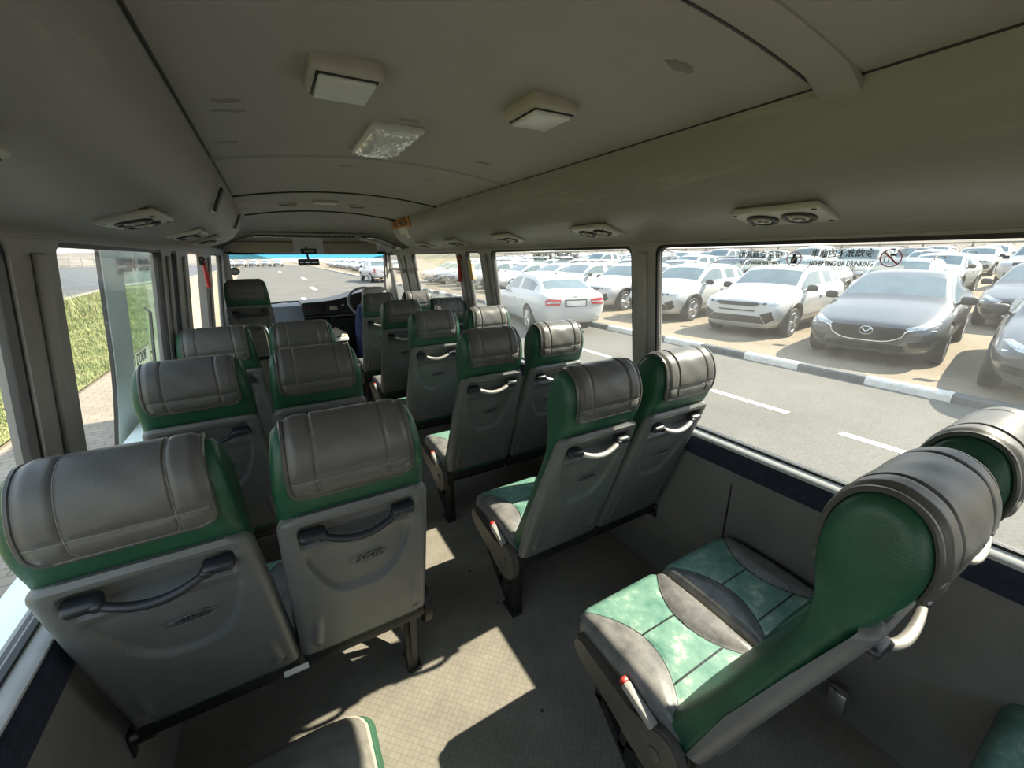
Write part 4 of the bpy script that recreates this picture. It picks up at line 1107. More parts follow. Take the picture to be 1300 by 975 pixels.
b = MB(); b.tube([(-9.5, 14, GZ+.05), (-9.35, 24, GZ+.05), (-10.8, 42, GZ+.05), (-8.4, 60, GZ+.05), (-8.3, 120, GZ+.05)], .14, 6); b.build('kerb', CONC, smooth=30, kind='structure')
# grass -------------------------------------------------------------
def grass_mat(name, c0, c1, c2):
    m = bpy.data.materials.new(name); m.use_nodes = True; nt = m.node_tree; L = nt.links.new; b = nt.nodes['Principled BSDF']; b.inputs['Roughness'].default_value = .8
    tc = N(nt, 'ShaderNodeTexCoord'); a = N(nt, 'ShaderNodeTexNoise', Scale=.8, Detail=8., Roughness=.7); L(tc.outputs['Object'], a.inputs['Vector'])
    r = N(nt, 'ShaderNodeValToRGB'); e = r.color_ramp.elements; e[0].position = .35; e[0].color = c4(c0); e[1].position = .65; e[1].color = c4(c2); q = e.new(.5); q.color = c4(c1)
    L(a.outputs['Fac'], r.inputs['Fac']); L(r.outputs['Color'], b.inputs['Base Color']); return m
GRASSM = grass_mat('dry_green_grass', (.13, .17, .05), (.24, .26, .095), (.40, .36, .18))
SOIL = ground_mat('dry_turf_soil', (.14, .17, .05), (.30, .27, .12), 1.2)
def grass_edge(y): return -3.42 if y < 14 else lerp(-3.42, -9.6, min(1, (y-14)/30))
def grass_far(y): return interp([(-6, -9.5), (14, -9.45), (24, -9.3), (42, -10.7), (46, -9.7)], y)
def mound(x, y):
    a, c = grass_far(y), grass_edge(y); t = (x-a)/(c-a) if c > a else 0
    return GZ+.02+.12*max(0, sin(pi*max(0, min(1, t))))**.8*sstep(44, 20, y)
b = MB(); b.grid([[Vector((lerp(grass_far(y), grass_edge(y), i/14), y, mound(lerp(grass_far(y), grass_edge(y), i/14), y))) for i in range(15)] for y in [lerp(-4, 43, j/60) for j in range(61)]])
b.build('grass_bank', SOIL, smooth=60, kind='structure')
rnd = random.Random(3)
verts, faces = [], []
for q in range(90000):
    y = 2.0+(rnd.random()**1.6)*36; a, c = grass_far(y), grass_edge(y)
    x = lerp(a, c, rnd.random()**.8)
    z = mound(x, y); tall = rnd.random() < .10 and x < -6 and y < 22
    h = (rnd.uniform(.03, .075) if not tall else rnd.uniform(.3, .6))*(1+.02*y); w_ = rnd.uniform(.004, .008)*(1+.045*y); an = rnd.uniform(0, 2*pi); le = rnd.uniform(.2, .9)*h
    dx, dy = cos(an)*w_, sin(an)*w_; k0 = len(verts); bx, by = cos(an+1.3)*le, sin(an+1.3)*le
    verts += [(x-dx, y-dy, z-.02), (x+dx, y+dy, z-.02), (x+bx*.4+dx*.7, y+by*.4+dy*.7, z+h*.6), (x+bx*.4-dx*.7, y+by*.4-dy*.7, z+h*.6), (x+bx, y+by, z+h)]
    faces += [(k0, k0+1, k0+2, k0+3), (k0+3, k0+2, k0+4)]
me = bpy.data.meshes.new('grass'); me.from_pydata(verts, [], faces); o = link('grass', me, GRASSM, smooth=0, kind='stuff')
tag(o, 'dry green and yellow grass on the bank beyond the open door', 'grass')
# open glazed door on the pavement side --------------------------------
MINT = mat('white_door_paint', (.86, .95, .91), .35, 0, .06, 4)
b = MB(); b.grid([[Vector((x, y, z)) for x, z in ((-1.04, .795), (-1.10, .783), (-1.18, .757), (-1.20, .735), (-1.205, .70), (-1.20, .3), (-1.16, -.2))] for y in (YB, 3.15)]); b.build('trim_%d' % (k+1), MINT, smooth=60, kind='structure')
t = thing('bus_door', 'open bus door with mint frame and glass, standing outside the side window', 'door', (0, 0, 0))
def dx(z): return -1.115-.125*(1.6-z)-.10*max(0, (1.1-z))**1.5
def dpt(y, z, d=0.): return Vector((dx(z)+d, y, z))
def dgrid(b, y0, y1, z0, z1, d, n=14): b.grid([[dpt(lerp(y0, y1, i/2), lerp(z0, z1, j/n), d) for i in range(3)] for j in range(n+1)])
def dslab(name, y0, y1, z0, z1, m, par, d0=0., d1=.016, n=14, sm=40):
    b = MB(); rows = []
    for j in range(n+1):
        z = lerp(z0, z1, j/n); rows.append([dpt(y0, z, d0), dpt(y1, z, d0), dpt(y1, z, d1), dpt(y0, z, d1)])
    V = b.grid(rows, cu=True); b.cap(V[0]); b.cap(V[-1]); return b.build(name, m, par, sm)
DY0, DY1 = 2.44, 3.62
dslab('rear_stile', DY0, DY0+.29, -.2, 1.62, MINT, t); dslab('front_stile', DY1-.25, DY1, -.2, 1.62, MINT, t)
dslab('top_rail', DY0+.29, DY1-.25, 1.5, 1.62, MINT, t, n=3); dslab('lower_panel', DY0+.29, DY1-.25, -.2, .84, MINT, t)
dslab('glass', DY0+.29, DY1-.25, .84, 1.5, emit_free_glass('greenish_door_glass', (.80, .93, .86), dust=.03), t, .005, .010)
dslab('edge_seal', DY0-.012, DY0, -.2, 1.62, RUBBER, t, .0, .012)
b = MB(); b.tube([dpt(DY0+.36, 1.30, .06), dpt(DY0+.36, 1.28, .08), dpt(DY0+.36, 1.0, .08), dpt(DY0+.36, .7, .08)], .012, 8); b.build('pull_bar', CHROME, t)
def door_frame(y, z, d):
    u = (dpt(y, z+.05)-dpt(y, z-.05)).normalized(); e = Vector((0, 1, 0)); n = e.cross(u)
    M = Matrix((e, u, n)).transposed().to_4x4(); M.translation = dpt(y, z, d); return M
put_text('door_lettering', 'TO DOOR', .088, INK, t, door_frame(2.835, 1.03, .012), .0006, weight=.001, sx=.74)
notice(door_frame(DY0+.35, 1.512, .020), 'belt', .33, 'pale seat belt notice on the upper rail of the open glazed door', .075)
notice(door_frame(DY0+.71, 1.512, .020), 'food', .34, 'pale no eating notice on the upper rail of the open glazed door', .085)
# pale red and white truck far off behind the tall grass -----------------
TW = mat('truck_white', (.75, .75, .74), .4); TR = mat('truck_red', (.50, .03, .035), .4)
t = thing('box_truck', 'red and white truck with dark letters far off by the rear door side window', 'truck', (-15.6, 37.0, GZ), .15)
b = MB(); b.box((0, 0, 1.95), (2.4, 6.0, 2.5), .05); bx = b.build('cargo_box', TW, t)
b = MB(); b.box((1.205, 0, 2.75), (.02, 5.96, .8), .004); b.build('red_band', TR, bx)
b = MB(); b.box((1.205, 0, 2.05), (.02, 5.96, .28), .004); b.build('red_stripe', TR, bx)
put_text('lettering', 'ST', .75, INK, bx, Matrix(((0, 0, 1, 1.22), (1, 0, 0, -.2), (0, 1, 0, 1.35), (0, 0, 0, 1))), .01, weight=.02)
b = MB(); b.box((0, 4.0, 1.45), (2.3, 1.8, 2.1), .12, 3); b.build('cab', TR, t)
b = MB(); b.box((0, 0, .60), (1.2, 8.6, .25), .02); b.build('chassis', STEEL, t)
for sx in (-1, 1):
    for y in (-1.9, 3.7):
        b = MB(); b.lathe([(.25, -.14), (.46, -.14), (.48, -.1), (.48, .1), (.46, .14), (.25, .14)], 24, Matrix.Translation((sx*1.0, y, .48)) @ Matrix.Rotation(pi/2, 4, 'Y')); wv = b.build('wheel', RUBBER, t)
# fence beyond the far road
FW = mat('white_fence_paint', (.30, .295, .28), .6)
t = thing('perimeter_fence', 'long white rail fence on the horizon beyond the far road', 'fence', (0, 0, 0))
F0, F1 = Vector((-95, 120, GZ)), Vector((-14, 215, GZ))
for z in (.6, 1.6, 2.6):
    b = MB(); b.tube([F0+Vector((0, 0, z)), F1+Vector((0, 0, z))], .09, 5); b.build('rail', FW, t)
for i in range(40):
    b = MB(); b.box(F0.lerp(F1, i/39)+Vector((0, 0, 1.2)), (.2, .2, 2.9)); b.build('post', FW, t)
BANK = mat('pale_dirt_bank', (.19, .165, .14), .9, 0, .35, .15)
b = MB(); b.grid([[F0.lerp(F1, i/30)+Vector((-cc-4*sin(i), cc*.4, z+(.6*sin(i*1.7) if z > 1 else 0))) for cc, z in ((2, 0), (8, 2.0), (16, 4.2), (40, 3.6), (60, .0))] for i in range(-6, 40)]); b.build('hill', BANK, smooth=60, kind='structure')
# low fence and bank behind the car park
t = thing('boundary_fence', 'low grey fence far behind the car park rows', 'fence', (0, 0, 0))
for z in (.7, 1.6):
    b = MB(); b.tube([(62, -20, lot_z(62)+z), (62, 150, lot_z(62)+z)], .10, 5); b.build('rail', CONC, t)
for i in range(45):
    b = MB(); b.box((62, -20+i*3.8, lot_z(62)+.85), (.16, .16, 1.7)); b.build('post', CONC, t)
b = MB(); b.grid([[Vector((x+3*sin(j*2.1), y, z*(1+.25*sin(j*.9+x)))) for x, z in ((64, .9), (70, 2.3), (84, 3.1), (110, 2.8), (135, GZ))] for j, y in enumerate(range(-40, 320, 10))]); b.build('hill', BANK, smooth=60, kind='structure')
# ------------------------------------------------------------------ cars
CGLASS = mat('car_window_glass', (.10, .14, .155), .08, 0, .2, 3, spec=.9)
TYRE = mat('tyre_rubber', (.02, .02, .021), .75); RIM = mat('alloy_rim', (.5, .5, .51), .3, .8, .1)
CLAD = mat('black_cladding', (.03, .031, .033), .6); LAMPG = mat('lamp_glass', (.42, .45, .47), .1, .2, .5, 40)
REDL = mat('red_lamp_glass', (.42, .02, .03), .15); GRILLE = mat('black_grille', (.012, .012, .014), .4)
PAINT = {'white': mat('white_car_paint', (.44, .445, .44), .28, 0, .03, 2, coat=.5), 'grey': mat('grey_car_paint', (.085, .088, .092), .3, .3, .05, 2, coat=.7),
         'silver': mat('silver_car_paint', (.36, .37, .38), .3, .4, .05, 2, coat=.5), 'dark': mat('dark_car_paint', (.03, .033, .04), .25, .2, .05, 2, coat=.7),
         'beige': mat('beige_car_paint', (.42, .38, .31), .3, .2, .05, 2, coat=.5)}
def S(x, zb, wb, wm, zm, wbelt, zbelt, wg, zg, wr, zr, we, ze, zt):
    """half ring, centre bottom to centre top"""
    return [(x, 0, zb), (x, wb*.8, zb), (x, wb, zb+.04), (x, wm, zm), (x, wm, lerp(zm, zbelt, .55)), (x, wbelt, zbelt), (x, wg, zg), (x, wr, zr), (x, we, ze), (x, we*.55, lerp(ze, zt, .75)), (x, 0, zt)]
def car_specs():
    sp = {}
    def hood(x, zb, wb, wm, zm, wbelt, zbelt, zt):
        return S(x, zb, wb, wm, zm, wbelt, zbelt, wbelt-.03, zbelt+.015, wbelt-.07, zbelt+.03, wbelt-.15, lerp(zbelt+.03, zt, .5), zt)
    # compact crossover (length 4.14)
    sp['crossover'] = dict(L=4.14, wheels=(-.83, -3.41), R=.325, wy=.775, secs=[
        hood(0, .30, .45, .60, .48, .56, .70, .76), hood(-.06, .22, .60, .74, .48, .68, .76, .82), hood(-.25, .18, .72, .84, .50, .76, .80, .88),
        hood(-.60, .18, .78, .875, .52, .81, .86, .95), hood(-1.02, .18, .80, .88, .54, .82, .91, 1.01),
        S(-1.12, .18, .80, .88, .55, .83, .94, .80, .965, .78, .98, .74, 1.00, 1.05),
        S(-1.75, .18, .80, .88, .55, .835, .97, .80, 1.00, .655, 1.39, .60, 1.435, 1.475),
        S(-1.95, .18, .80, .88, .55, .835, .975, .80, 1.005, .645, 1.42, .59, 1.465, 1.50),
        S(-2.42, .18, .80, .88, .55, .835, .99, .80, 1.02, .64, 1.435, .585, 1.48, 1.515), S(-2.50, .18, .80, .88, .55, .835, .99, .80, 1.02, .64, 1.435, .585, 1.48, 1.515),
        S(-3.20, .18, .80, .88, .55, .83, 1.02, .79, 1.05, .63, 1.41, .57, 1.455, 1.495), S(-3.30, .18, .80, .88, .55, .83, 1.03, .79, 1.06, .63, 1.40, .57, 1.45, 1.49),
        S(-3.66, .20, .80, .875, .56, .82, 1.06, .77, 1.09, .62, 1.33, .55, 1.41, 1.455),
        S(-3.86, .24, .79, .865, .58, .81, 1.06, .76, 1.08, .68, 1.15, .60, 1.20, 1.22),
        S(-4.08, .30, .74, .83, .60, .78, .95, .74, .98, .70, 1.0, .62, 1.02, 1.03), S(-4.14, .36, .62, .72, .60, .70, .86, .66, .88, .62, .90, .5, .91, .92)],
        cowl=5, roof=6, pil=(8,), rear=(12, 13), rearpil=(10, 11))
    # saloon (length 4.66)
    def saloon(L, W_, H, nose):
        k = W_/.90; h = H
        q = lambda x: x*L/4.66
        return dict(L=L, wheels=(q(-.92), q(-3.66)), R=.325, wy=W_-.105, secs=[
        hood(0, .28, .42*k, .60*k, .46, .56*k, nose-.06, nose), hood(q(-.08), .20, .60*k, .76*k, .46, .68*k, nose-.01, nose+.05), hood(q(-.30), .17, .74*k, .86*k, .48, .77*k, nose+.04, nose+.11),
        hood(q(-.75), .16, .80*k, .895*k, .50, .83*k, .80, .885), hood(q(-1.22), .16, .82*k, .90*k, .52, .84*k, .86, .955),
        S(q(-1.36), .16, .82*k, .90*k, .53, .84*k, .89, .81*k, .915, .79*k, .93, .74*k, .955, .99),
        S(q(-2.12), .16, .82*k, .90*k, .53, .845*k, .92, .81*k, .95, .645*k, h-.12, .58*k, h-.06, h-.02),
        S(q(-2.40), .16, .82*k, .90*k, .53, .845*k, .925, .81*k, .955, .63*k, h-.08, .57*k, h-.03, h),
        S(q(-2.74), .16, .82*k, .90*k, .53, .845*k, .93, .81*k, .96, .63*k, h-.075, .57*k, h-.03, h), S(q(-2.82), .16, .82*k, .90*k, .53, .845*k, .93, .81*k, .96, .63*k, h-.075, .57*k, h-.03, h),
        S(q(-3.40), .16, .82*k, .90*k, .54, .84*k, .95, .80*k, .98, .63*k, h-.12, .56*k, h-.07, h-.04), S(q(-3.52), .16, .82*k, .90*k, .54, .84*k, .955, .80*k, .985, .635*k, h-.15, .56*k, h-.095, h-.06),
        S(q(-3.78), .17, .81*k, .895*k, .56, .835*k, .97, .78*k, 1.0, .64*k, h-.26, .57*k, h-.19, h-.155),
        S(q(-4.20), .20, .80*k, .885*k, .58, .82*k, .98, .77*k, 1.01, .73*k, 1.03, .66*k, 1.05, 1.065),
        S(q(-4.52), .26, .76*k, .86*k, .60, .80*k, .96, .76*k, .985, .72*k, 1.0, .64*k, 1.02, 1.03), S(L*-1, .36, .62*k, .74*k, .60, .72*k, .84, .68*k, .87, .64*k, .89, .5*k, .90, .91)],
        cowl=5, roof=6, pil=(8,), rear=(12, 13), rearpil=(10, 11))
    sp['saloon'] = saloon(4.66, .90, 1.44, .66)
    sp['executive'] = saloon(4.87, .925, 1.47, .70)
    # double cab pickup
    cab = [hood(0, .36, .5, .68, .62, .66, .86, .92), hood(-.08, .32, .68, .82, .62, .76, .96, 1.02), hood(-.35, .30, .78, .90, .64, .82, 1.02, 1.08), hood(-.9, .30, .82, .92, .66, .84, 1.06, 1.13), hood(-1.25, .30, .82, .92, .66, .84, 1.08, 1.16),
        S(-1.36, .30, .82, .92, .66, .85, 1.10, .82, 1.13, .80, 1.14, .76, 1.16, 1.19), S(-1.95, .30, .82, .92, .66, .855, 1.12, .82, 1.15, .68, 1.62, .62, 1.69, 1.73), S(-2.15, .30, .82, .92, .66, .855, 1.12, .82, 1.15, .67, 1.66, .61, 1.73, 1.765),
        S(-2.62, .30, .82, .92, .66, .855, 1.12, .82, 1.15, .67, 1.66, .61, 1.73, 1.77), S(-2.70, .30, .82, .92, .66, .855, 1.12, .82, 1.15, .67, 1.66, .61, 1.73, 1.77), S(-3.25, .30, .82, .92, .66, .855, 1.13, .82, 1.16, .67, 1.64, .61, 1.71, 1.75), S(-3.38, .30, .82, .92, .66, .855, 1.13, .82, 1.16, .67, 1.63, .61, 1.70, 1.74),
        S(-3.44, .30, .82, .92, .66, .855, 1.13, .82, 1.16, .67, 1.61, .60, 1.67, 1.70), S(-3.56, .30, .82, .92, .66, .855, 1.12, .82, 1.13, .80, 1.14, .74, 1.14, 1.14),
        S(-5.20, .36, .82, .92, .66, .855, 1.12, .82, 1.13, .80, 1.14, .74, 1.14, 1.14), S(-5.28, .42, .76, .86, .66, .82, 1.06, .80, 1.08, .78, 1.09, .7, 1.10, 1.10)]
    sp['pickup'] = dict(L=5.28, wheels=(-.98, -4.05), R=.37, wy=.80, secs=cab, cowl=5, roof=6, pil=(8,), rear=(12, 13), rearpil=(10, 11))
    return sp
SPEC = car_specs()
def eval_mesh(o):
    dg = bpy.context.evaluated_depsgraph_get(); return bpy.data.meshes.new_from_object(o.evaluated_get(dg), depsgraph=dg)
def body_meshes(kind):
    """returns {'body':mesh, 'windscreen':mesh, 'rear_window':mesh, 'side_window':[...]} and a BVH of the body"""
    sp = SPEC[kind]; b = MB(); secs = sp['secs']
    rows = [[Vector(p) for p in s]+[Vector((p[0], -p[1], p[2])) for p in s[-2:0:-1]] for s in secs]
    V = b.grid(rows, cu=True); b.cap(V[0]); b.cap(V[-1])
    n = 11; m = len(rows[0])
    b.bm.faces.ensure_lookup_table()
    idx = {}
    for f in b.bm.faces:
        pass
    # material index by (station, ring) position
    fi = 0
    for i in range(len(rows)-1):
        for j in range(m):
            f = b.bm.faces[fi]; fi += 1
            jj = j if j < 10 else m-1-j
            g = 0
            if i == sp['cowl'] and jj in (8, 9): g = 1
            elif i == sp['rear'][0] and jj in (8, 9): g = 2
            elif jj == 6 and sp['cowl'] <= i < sp['rear'][0] and i not in sp['pil'] and (i not in sp['rearpil'][:1] or kind in ('saloon', 'executive')):
                if i < sp['rear'][0]-(0 if kind != 'pickup' else 1): g = (3 if i < sp['pil'][0] else (4 if i < sp['rearpil'][0] else 5))
                if g and j >= 10: g += 3
            f.material_index = g
    bmesh.ops.recalc_face_normals(b.bm, faces=b.bm.faces)
    me = bpy.data.meshes.new('t'); b.bm.to_mesh(me); b.bm.free()
    for _ in range(10): me.materials.append(CLAD)
    o = bpy.data.objects.new('t', me); COL.objects.link(o)
    md = o.modifiers.new('s', 'SUBSURF'); md.levels = 2; md.render_levels = 2; md.boundary_smooth = 'PRESERVE_CORNERS'
    cutters = []
    for wx_ in sp['wheels']:
        c = MB(); R_ = sp['R']+.055
        for s in (-1, 1):
            c.mi = 9; c.lathe([(R_, .0), (R_, .34)], 40, Matrix.Translation((wx_, s*(sp['wy']-.16) , sp['R'])) @ Matrix.Rotation(-s*pi/2, 4, 'X'))
        bmesh.ops.recalc_face_normals(c.bm, faces=c.bm.faces)
        cm = bpy.data.meshes.new('c'); c.bm.to_mesh(cm); c.bm.free()
        for _ in range(10): cm.materials.append(CLAD)
        co = bpy.data.objects.new('c', cm); COL.objects.link(co); cutters.append(co)
        bo = o.modifiers.new('b', 'BOOLEAN'); bo.object = co; bo.operation = 'DIFFERENCE'; bo.solver = 'EXACT'
    em = eval_mesh(o)
    for co in cutters: bpy.data.objects.remove(co)
    bpy.data.objects.remove(o)
    out = {}
    for g in (0, 1, 2, 3, 4, 5, 6, 7, 8):
        bm = bmesh.new(); bm.from_mesh(em)
        keep = {0: (0, 9)}.get(g, (g,))
        bmesh.ops.delete(bm, geom=[f for f in bm.faces if f.material_index not in keep], context='FACES')
        if not bm.faces: bm.free(); continue
        for f in bm.faces: f.material_index = 1 if f.material_index == 9 else 0
        if g:
            bmesh.ops.recalc_face_normals(bm, faces=bm.faces)
        ms = bpy.data.meshes.new('m'); bm.to_mesh(ms); bm.free(); out[g] = ms
    bm = bmesh.new(); bm.from_mesh(em); bvh = BVHTree.FromBMesh(bm); bm.free()
    return out, bvh
def conform(bvh, poly, axis, off=.012, div=3, mirror=False):
    """patch: 2-d outline in the plane across AXIS, pressed onto the body from outside"""
    b = MB(); bm = b.bm
    if axis in ('front', 'rear'):
        s = 1 if axis == 'front' else -1; mk = lambda a, c: (Vector((s*8, a, c)), Vector((-s, 0, 0)))
    else:
        s = 1 if axis == 'left' else -1; mk = lambda a, c: (Vector((a, s*4, c)), Vector((0, -s, 0)))
    vs = [bm.verts.new((a, c, 0)) for a, c in poly]; f = bm.faces.new(vs)
    bmesh.ops.triangulate(bm, faces=[f]); 
    for _ in range(div): bmesh.ops.subdivide_edges(bm, edges=bm.edges[:], cuts=1, use_grid_fill=True)
    last = None
    for v in bm.verts:
        o_, d = mk(v.co.x, v.co.y); hit = bvh.ray_cast(o_, d)
        if hit[0] is None: hit = (bvh.find_nearest(o_+d*6)[0],)
        v.co = hit[0]-d*off
    r = bmesh.ops.extrude_face_region(bm, geom=bm.faces[:])
    for v in [q for q in r['geom'] if isinstance(q, bmesh.types.BMVert)]: v.co += Vector(d)*(off+.03)
    return b
def mir(P): return [(-a, c) for a, c in P][::-1]
def wheel_obj(parent, R, x, y, side, rim):
    T = Matrix.Translation((x, y, R)) @ Matrix.Rotation(-side*pi/2, 4, 'X')
    b = MB(); b.lathe([(R*.66, -.10), (R*.9, -.105), (R, -.075), (R, .075), (R*.9, .105), (R*.68, .10), (R*.66, .06)], 32, T); w_ = b.build('wheel', TYRE, parent)
    b = MB(); b.lathe([(R*.68, .085), (R*.64, .098), (R*.60, .085), (R*.58, .04), (R*.2, .03)], 32, T)
    for k in range(5):
        for dk in (-.13, .13):
            a = 2*pi*k/5+dk
            p0 = T @ Vector((R*.10*cos(2*pi*k/5), R*.10*sin(2*pi*k/5), .082)); p1 = T @ Vector((R*.62*cos(a), R*.62*sin(a), .088))
            b.tube([p0, p1], [.024, .018], 6)
    b.lathe([(R*.16, .05), (R*.16, .09), (R*.08, .10), (0, .10)], 16, T)
    b.build('rim', rim, w_)
CARS = {}
def car_proto(kind, colour, front=True):
    """detailed car; local x forward with the nose at x = 0"""
    sp = SPEC[kind]
    root = bpy.data.objects.new('car' if kind != 'pickup' else 'pickup', None); COL.objects.link(root)
    if kind not in CARS: CARS[kind] = body_meshes(kind)
    ms, bvh = CARS[kind]
    P = PAINT[colour]
    o = link('body', ms[0].copy(), [P, CLAD], root, 35)
    names = {1: 'windscreen', 2: 'rear_window', 3: 'side_window', 4: 'side_window', 5: 'side_window', 6: 'side_window', 7: 'side_window', 8: 'side_window'}
    for g in range(1, 9):
        if g in ms: link(names[g], ms[g].copy(), CGLASS, root, 60)
    for x in sp['wheels']:
        for s in (-1, 1): wheel_obj(root, sp['R'], x, s*sp['wy'], s, RIM)
    F = lambda name, poly, m, off=.012, div=3, par=root, ax='front': conform(bvh, poly, ax, off, div).build(name, m, par, 50)
    if kind == 'crossover':
        for s in (-1, 1):
            q = [(.42, .765), (.72, .86), (.80, .83), (.76, .74), (.52, .715)]; q = q if s > 0 else mir(q)
            hl = F('headlight', q, LAMPG, .016)
            q = [(.50, .745), (.58, .78), (.60, .745), (.56, .73)]; F('projector', q if s > 0 else mir(q), GRILLE, .022, 2, hl)
            q = [(.50, .52), (.70, .60), (.74, .42), (.62, .33)]; F('fog_lamp_housing', q if s > 0 else mir(q), GRILLE, .014)
        F('grille', [(-.42, .765), (.42, .765), (.46, .73), (.36, .685), (-.36, .685), (-.46, .73)], GRILLE, .018)
        F('bumper_slot', [(-.40, .60), (.40, .60), (.36, .575), (-.36, .575)], GRILLE, .012, 3)
        F('lower_intake', [(-.50, .48), (.50, .48), (.60, .33), (-.60, .33)], GRILLE, .012)
        F('skid_plate', [(-.58, .32), (.58, .32), (.52, .26), (-.52, .26)], RIM, .012)
        for s in (-1, 1):
            ax = 'left' if s > 0 else 'right'
            F('sill_cladding', [(-1.28, .17), (-1.28, .30), (-2.96, .30), (-2.96, .17)], CLAD, .012, 4, root, ax)
            b = MB(); b.tube([(x, s*(.625+.0*x), z) for x, z in ((-1.78, 1.46), (-1.90, 1.525), (-2.4, 1.552), (-3.1, 1.535), (-3.35, 1.49))], .016, 8); b.build('roof_rail', CLAD, root)
            for wx_ in sp['wheels']:
                b = MB()
                for r_, y_ in ((1, 0),): pass
                pts = []
                for a in range(0, 25):
                    an = math.radians(-8+196*a/24); x_, z_ = wx_+(sp['R']+.085)*cos(an), sp['R']+(sp['R']+.085)*sin(an)
                    hit = bvh.ray_cast(Vector((x_, s*4, max(z_, .24))), Vector((0, -s, 0)))[0]
                    pts.append(Vector((x_, (hit.y if hit else s*.86)+s*.004, z_)))
                b.tube(pts, .036, 6); b.build('arch_cladding', CLAD, root)
    elif kind in ('saloon', 'executive'):
        nz = .66 if kind == 'saloon' else .70
        for s in (-1, 1):
            q = [(.46, nz-.02), (.74, nz+.075), (.80, nz+.05), (.66, nz-.03), (.48, nz-.06)]; q = q if s > 0 else mir(q); F('headlight', q, LAMPG, .016)
            q = [(.52, .42), (.74, .46), (.76, .36), (.56, .34)]; F('air_inlet', q if s > 0 else mir(q), GRILLE, .012)
        F('grille', [(-.50, nz-.03), (.50, nz-.03), (.46, .50), (.28, .42), (-.28, .42), (-.46, .50)], GRILLE, .014)
        P_ = []
        for a, c in ((-.78, nz-.045), (-.50, nz-.06), (-.44, .50), (-.27, .415), (0, .40), (.27, .415), (.44, .50), (.50, nz-.06), (.78, nz-.045)):
            h = bvh.ray_cast(Vector((8, a, c)), Vector((-1, 0, 0)))[0]; P_.append(h+Vector((.022, 0, 0)))
        b = MB(); b.tube(catmull(P_, 4), .014, 6); b.build('chrome_wing', CHROME, root)
        h = bvh.ray_cast(Vector((8, 0, .56)), Vector((-1, 0, 0)))[0]+Vector((.030, 0, 0))
        if kind == 'saloon':
            b = MB(); b.tube([h+Vector((0, .085*cos(2*pi*i/28), .062*sin(2*pi*i/28))) for i in range(28)], .008, 6, closed=True)
            em = b.build('emblem', CHROME, root)
            b = MB(); b.tube(catmull([h+Vector((0, y, z)) for y, z in ((.078, .022), (.045, .022), (.0, -.018), (-.045, .022), (-.078, .022))], 4), .007, 6); b.build('emblem_wings', CHROME, em)
        F('lower_intake', [(-.48, .36), (.48, .36), (.52, .27), (-.52, .27)], GRILLE, .012)
    else:
        for s in (-1, 1):
            q = [(.48, .98), (.78, 1.02), (.84, .90), (.50, .86)]; F('headlight', q if s > 0 else mir(q), LAMPG, .02)
        F('grille', [(-.46, 1.0), (.46, 1.0), (.42, .76), (-.42, .76)], GRILLE, .016); F('lower_intake', [(-.6, .62), (.6, .62), (.6, .48), (-.6, .48)], GRILLE, .016)
    # rear
    z0 = {'crossover': .88, 'saloon': .86, 'executive': .86, 'pickup': .98}[kind]
    for s in (-1, 1):
        q = [(.40, z0), (.72, z0+.03), (.80, z0-.02), (.78, z0-.13), (.44, z0-.13)] if kind != 'pickup' else [(.78, 1.08), (.86, 1.08), (.86, .74), (.78, .74)]
        tl = F('tail_light', q if s > 0 else mir(q), REDL, .014, 3, root, 'rear')
        if kind == 'executive':
            q = [(.44, z0-.05), (.78, z0-.045), (.78, z0-.075), (.44, z0-.08)]; F('light_strip', q if s > 0 else mir(q), LAMPG, .020, 3, tl, 'rear')
    pl = F('number_plate', [(-.26, z0-.03), (.26, z0-.03), (.26, z0-.15), (-.26, z0-.15)], PAINT['white'], .022, 2, root, 'rear')
    if kind == 'executive':
        F('plate_surround', [(-.30, z0+.0), (.30, z0+.0), (.30, z0-.175), (-.30, z0-.175)], GRILLE, .010, 2, root, 'rear')
        h = bvh.ray_cast(Vector((-9, 0, .945)), Vector((1, 0, 0)))[0]
        b = MB(); c_ = (h or Vector((-4.8, 0, .94)))+Vector((-.02, 0, 0)); b.tube([c_+Vector((0, .045*cos(2*pi*i/24), .045*sin(2*pi*i/24))) for i in range(24)], .006, 6, closed=True)
        for a in (90, 210, 330): b.tube([c_, c_+Vector((0, .045*cos(math.radians(a)), .045*sin(math.radians(a))))], [.008, .003], 5)
        b.build('emblem', CHROME, root)
        for s in (-1, 1):
            F('exhaust_tip', [(s*.50, .34), (s*.68, .34), (s*.68, .29), (s*.50, .29)] if s > 0 else [(s*.68, .34), (s*.50, .34), (s*.50, .29), (s*.68, .29)], CHROME, .02, 2, root, 'rear')
        b = MB(); b.prism([(0, 0), (.16, 0), (.03, .07)], .03, Matrix(((1, 0, 0, -3.62), (0, 0, 1, -.015), (0, 1, 0, 1.395), (0, 0, 0, 1)))); b.build('roof_fin', CLAD, root)
    # mirrors, handles
    cw = sp['secs'][sp['cowl']]; mx_ = cw[0][0]-.28; mz = cw[5][2]+.09; my = cw[5][1]+.10
    for s in (-1, 1):
        b = MB(); b.box((mx_, s*my, mz), (.13, .20, .14), .05, 3); b.tube([(mx_, s*(my-.16), mz-.08), (mx_, s*(my-.06), mz-.03)], .022, 6); b.build('door_mirror', CLAD if colour in ('white', 'grey') else P, root)
        for hx in (sp['secs'][sp['pil'][0]][0][0]+.10, sp['secs'][sp['rearpil'][0]][0][0]+.08):
            ax = 'left' if s > 0 else 'right'; zz = cw[5][2]-.10
            F('door_handle', [(hx, zz), (hx+.16, zz), (hx+.16, zz-.028), (hx, zz-.028)], P if colour != 'white' else RIM, .022, 1, root, ax)
    b = MB(); xm = sp['secs'][sp['pil'][0]][0][0]
    return root
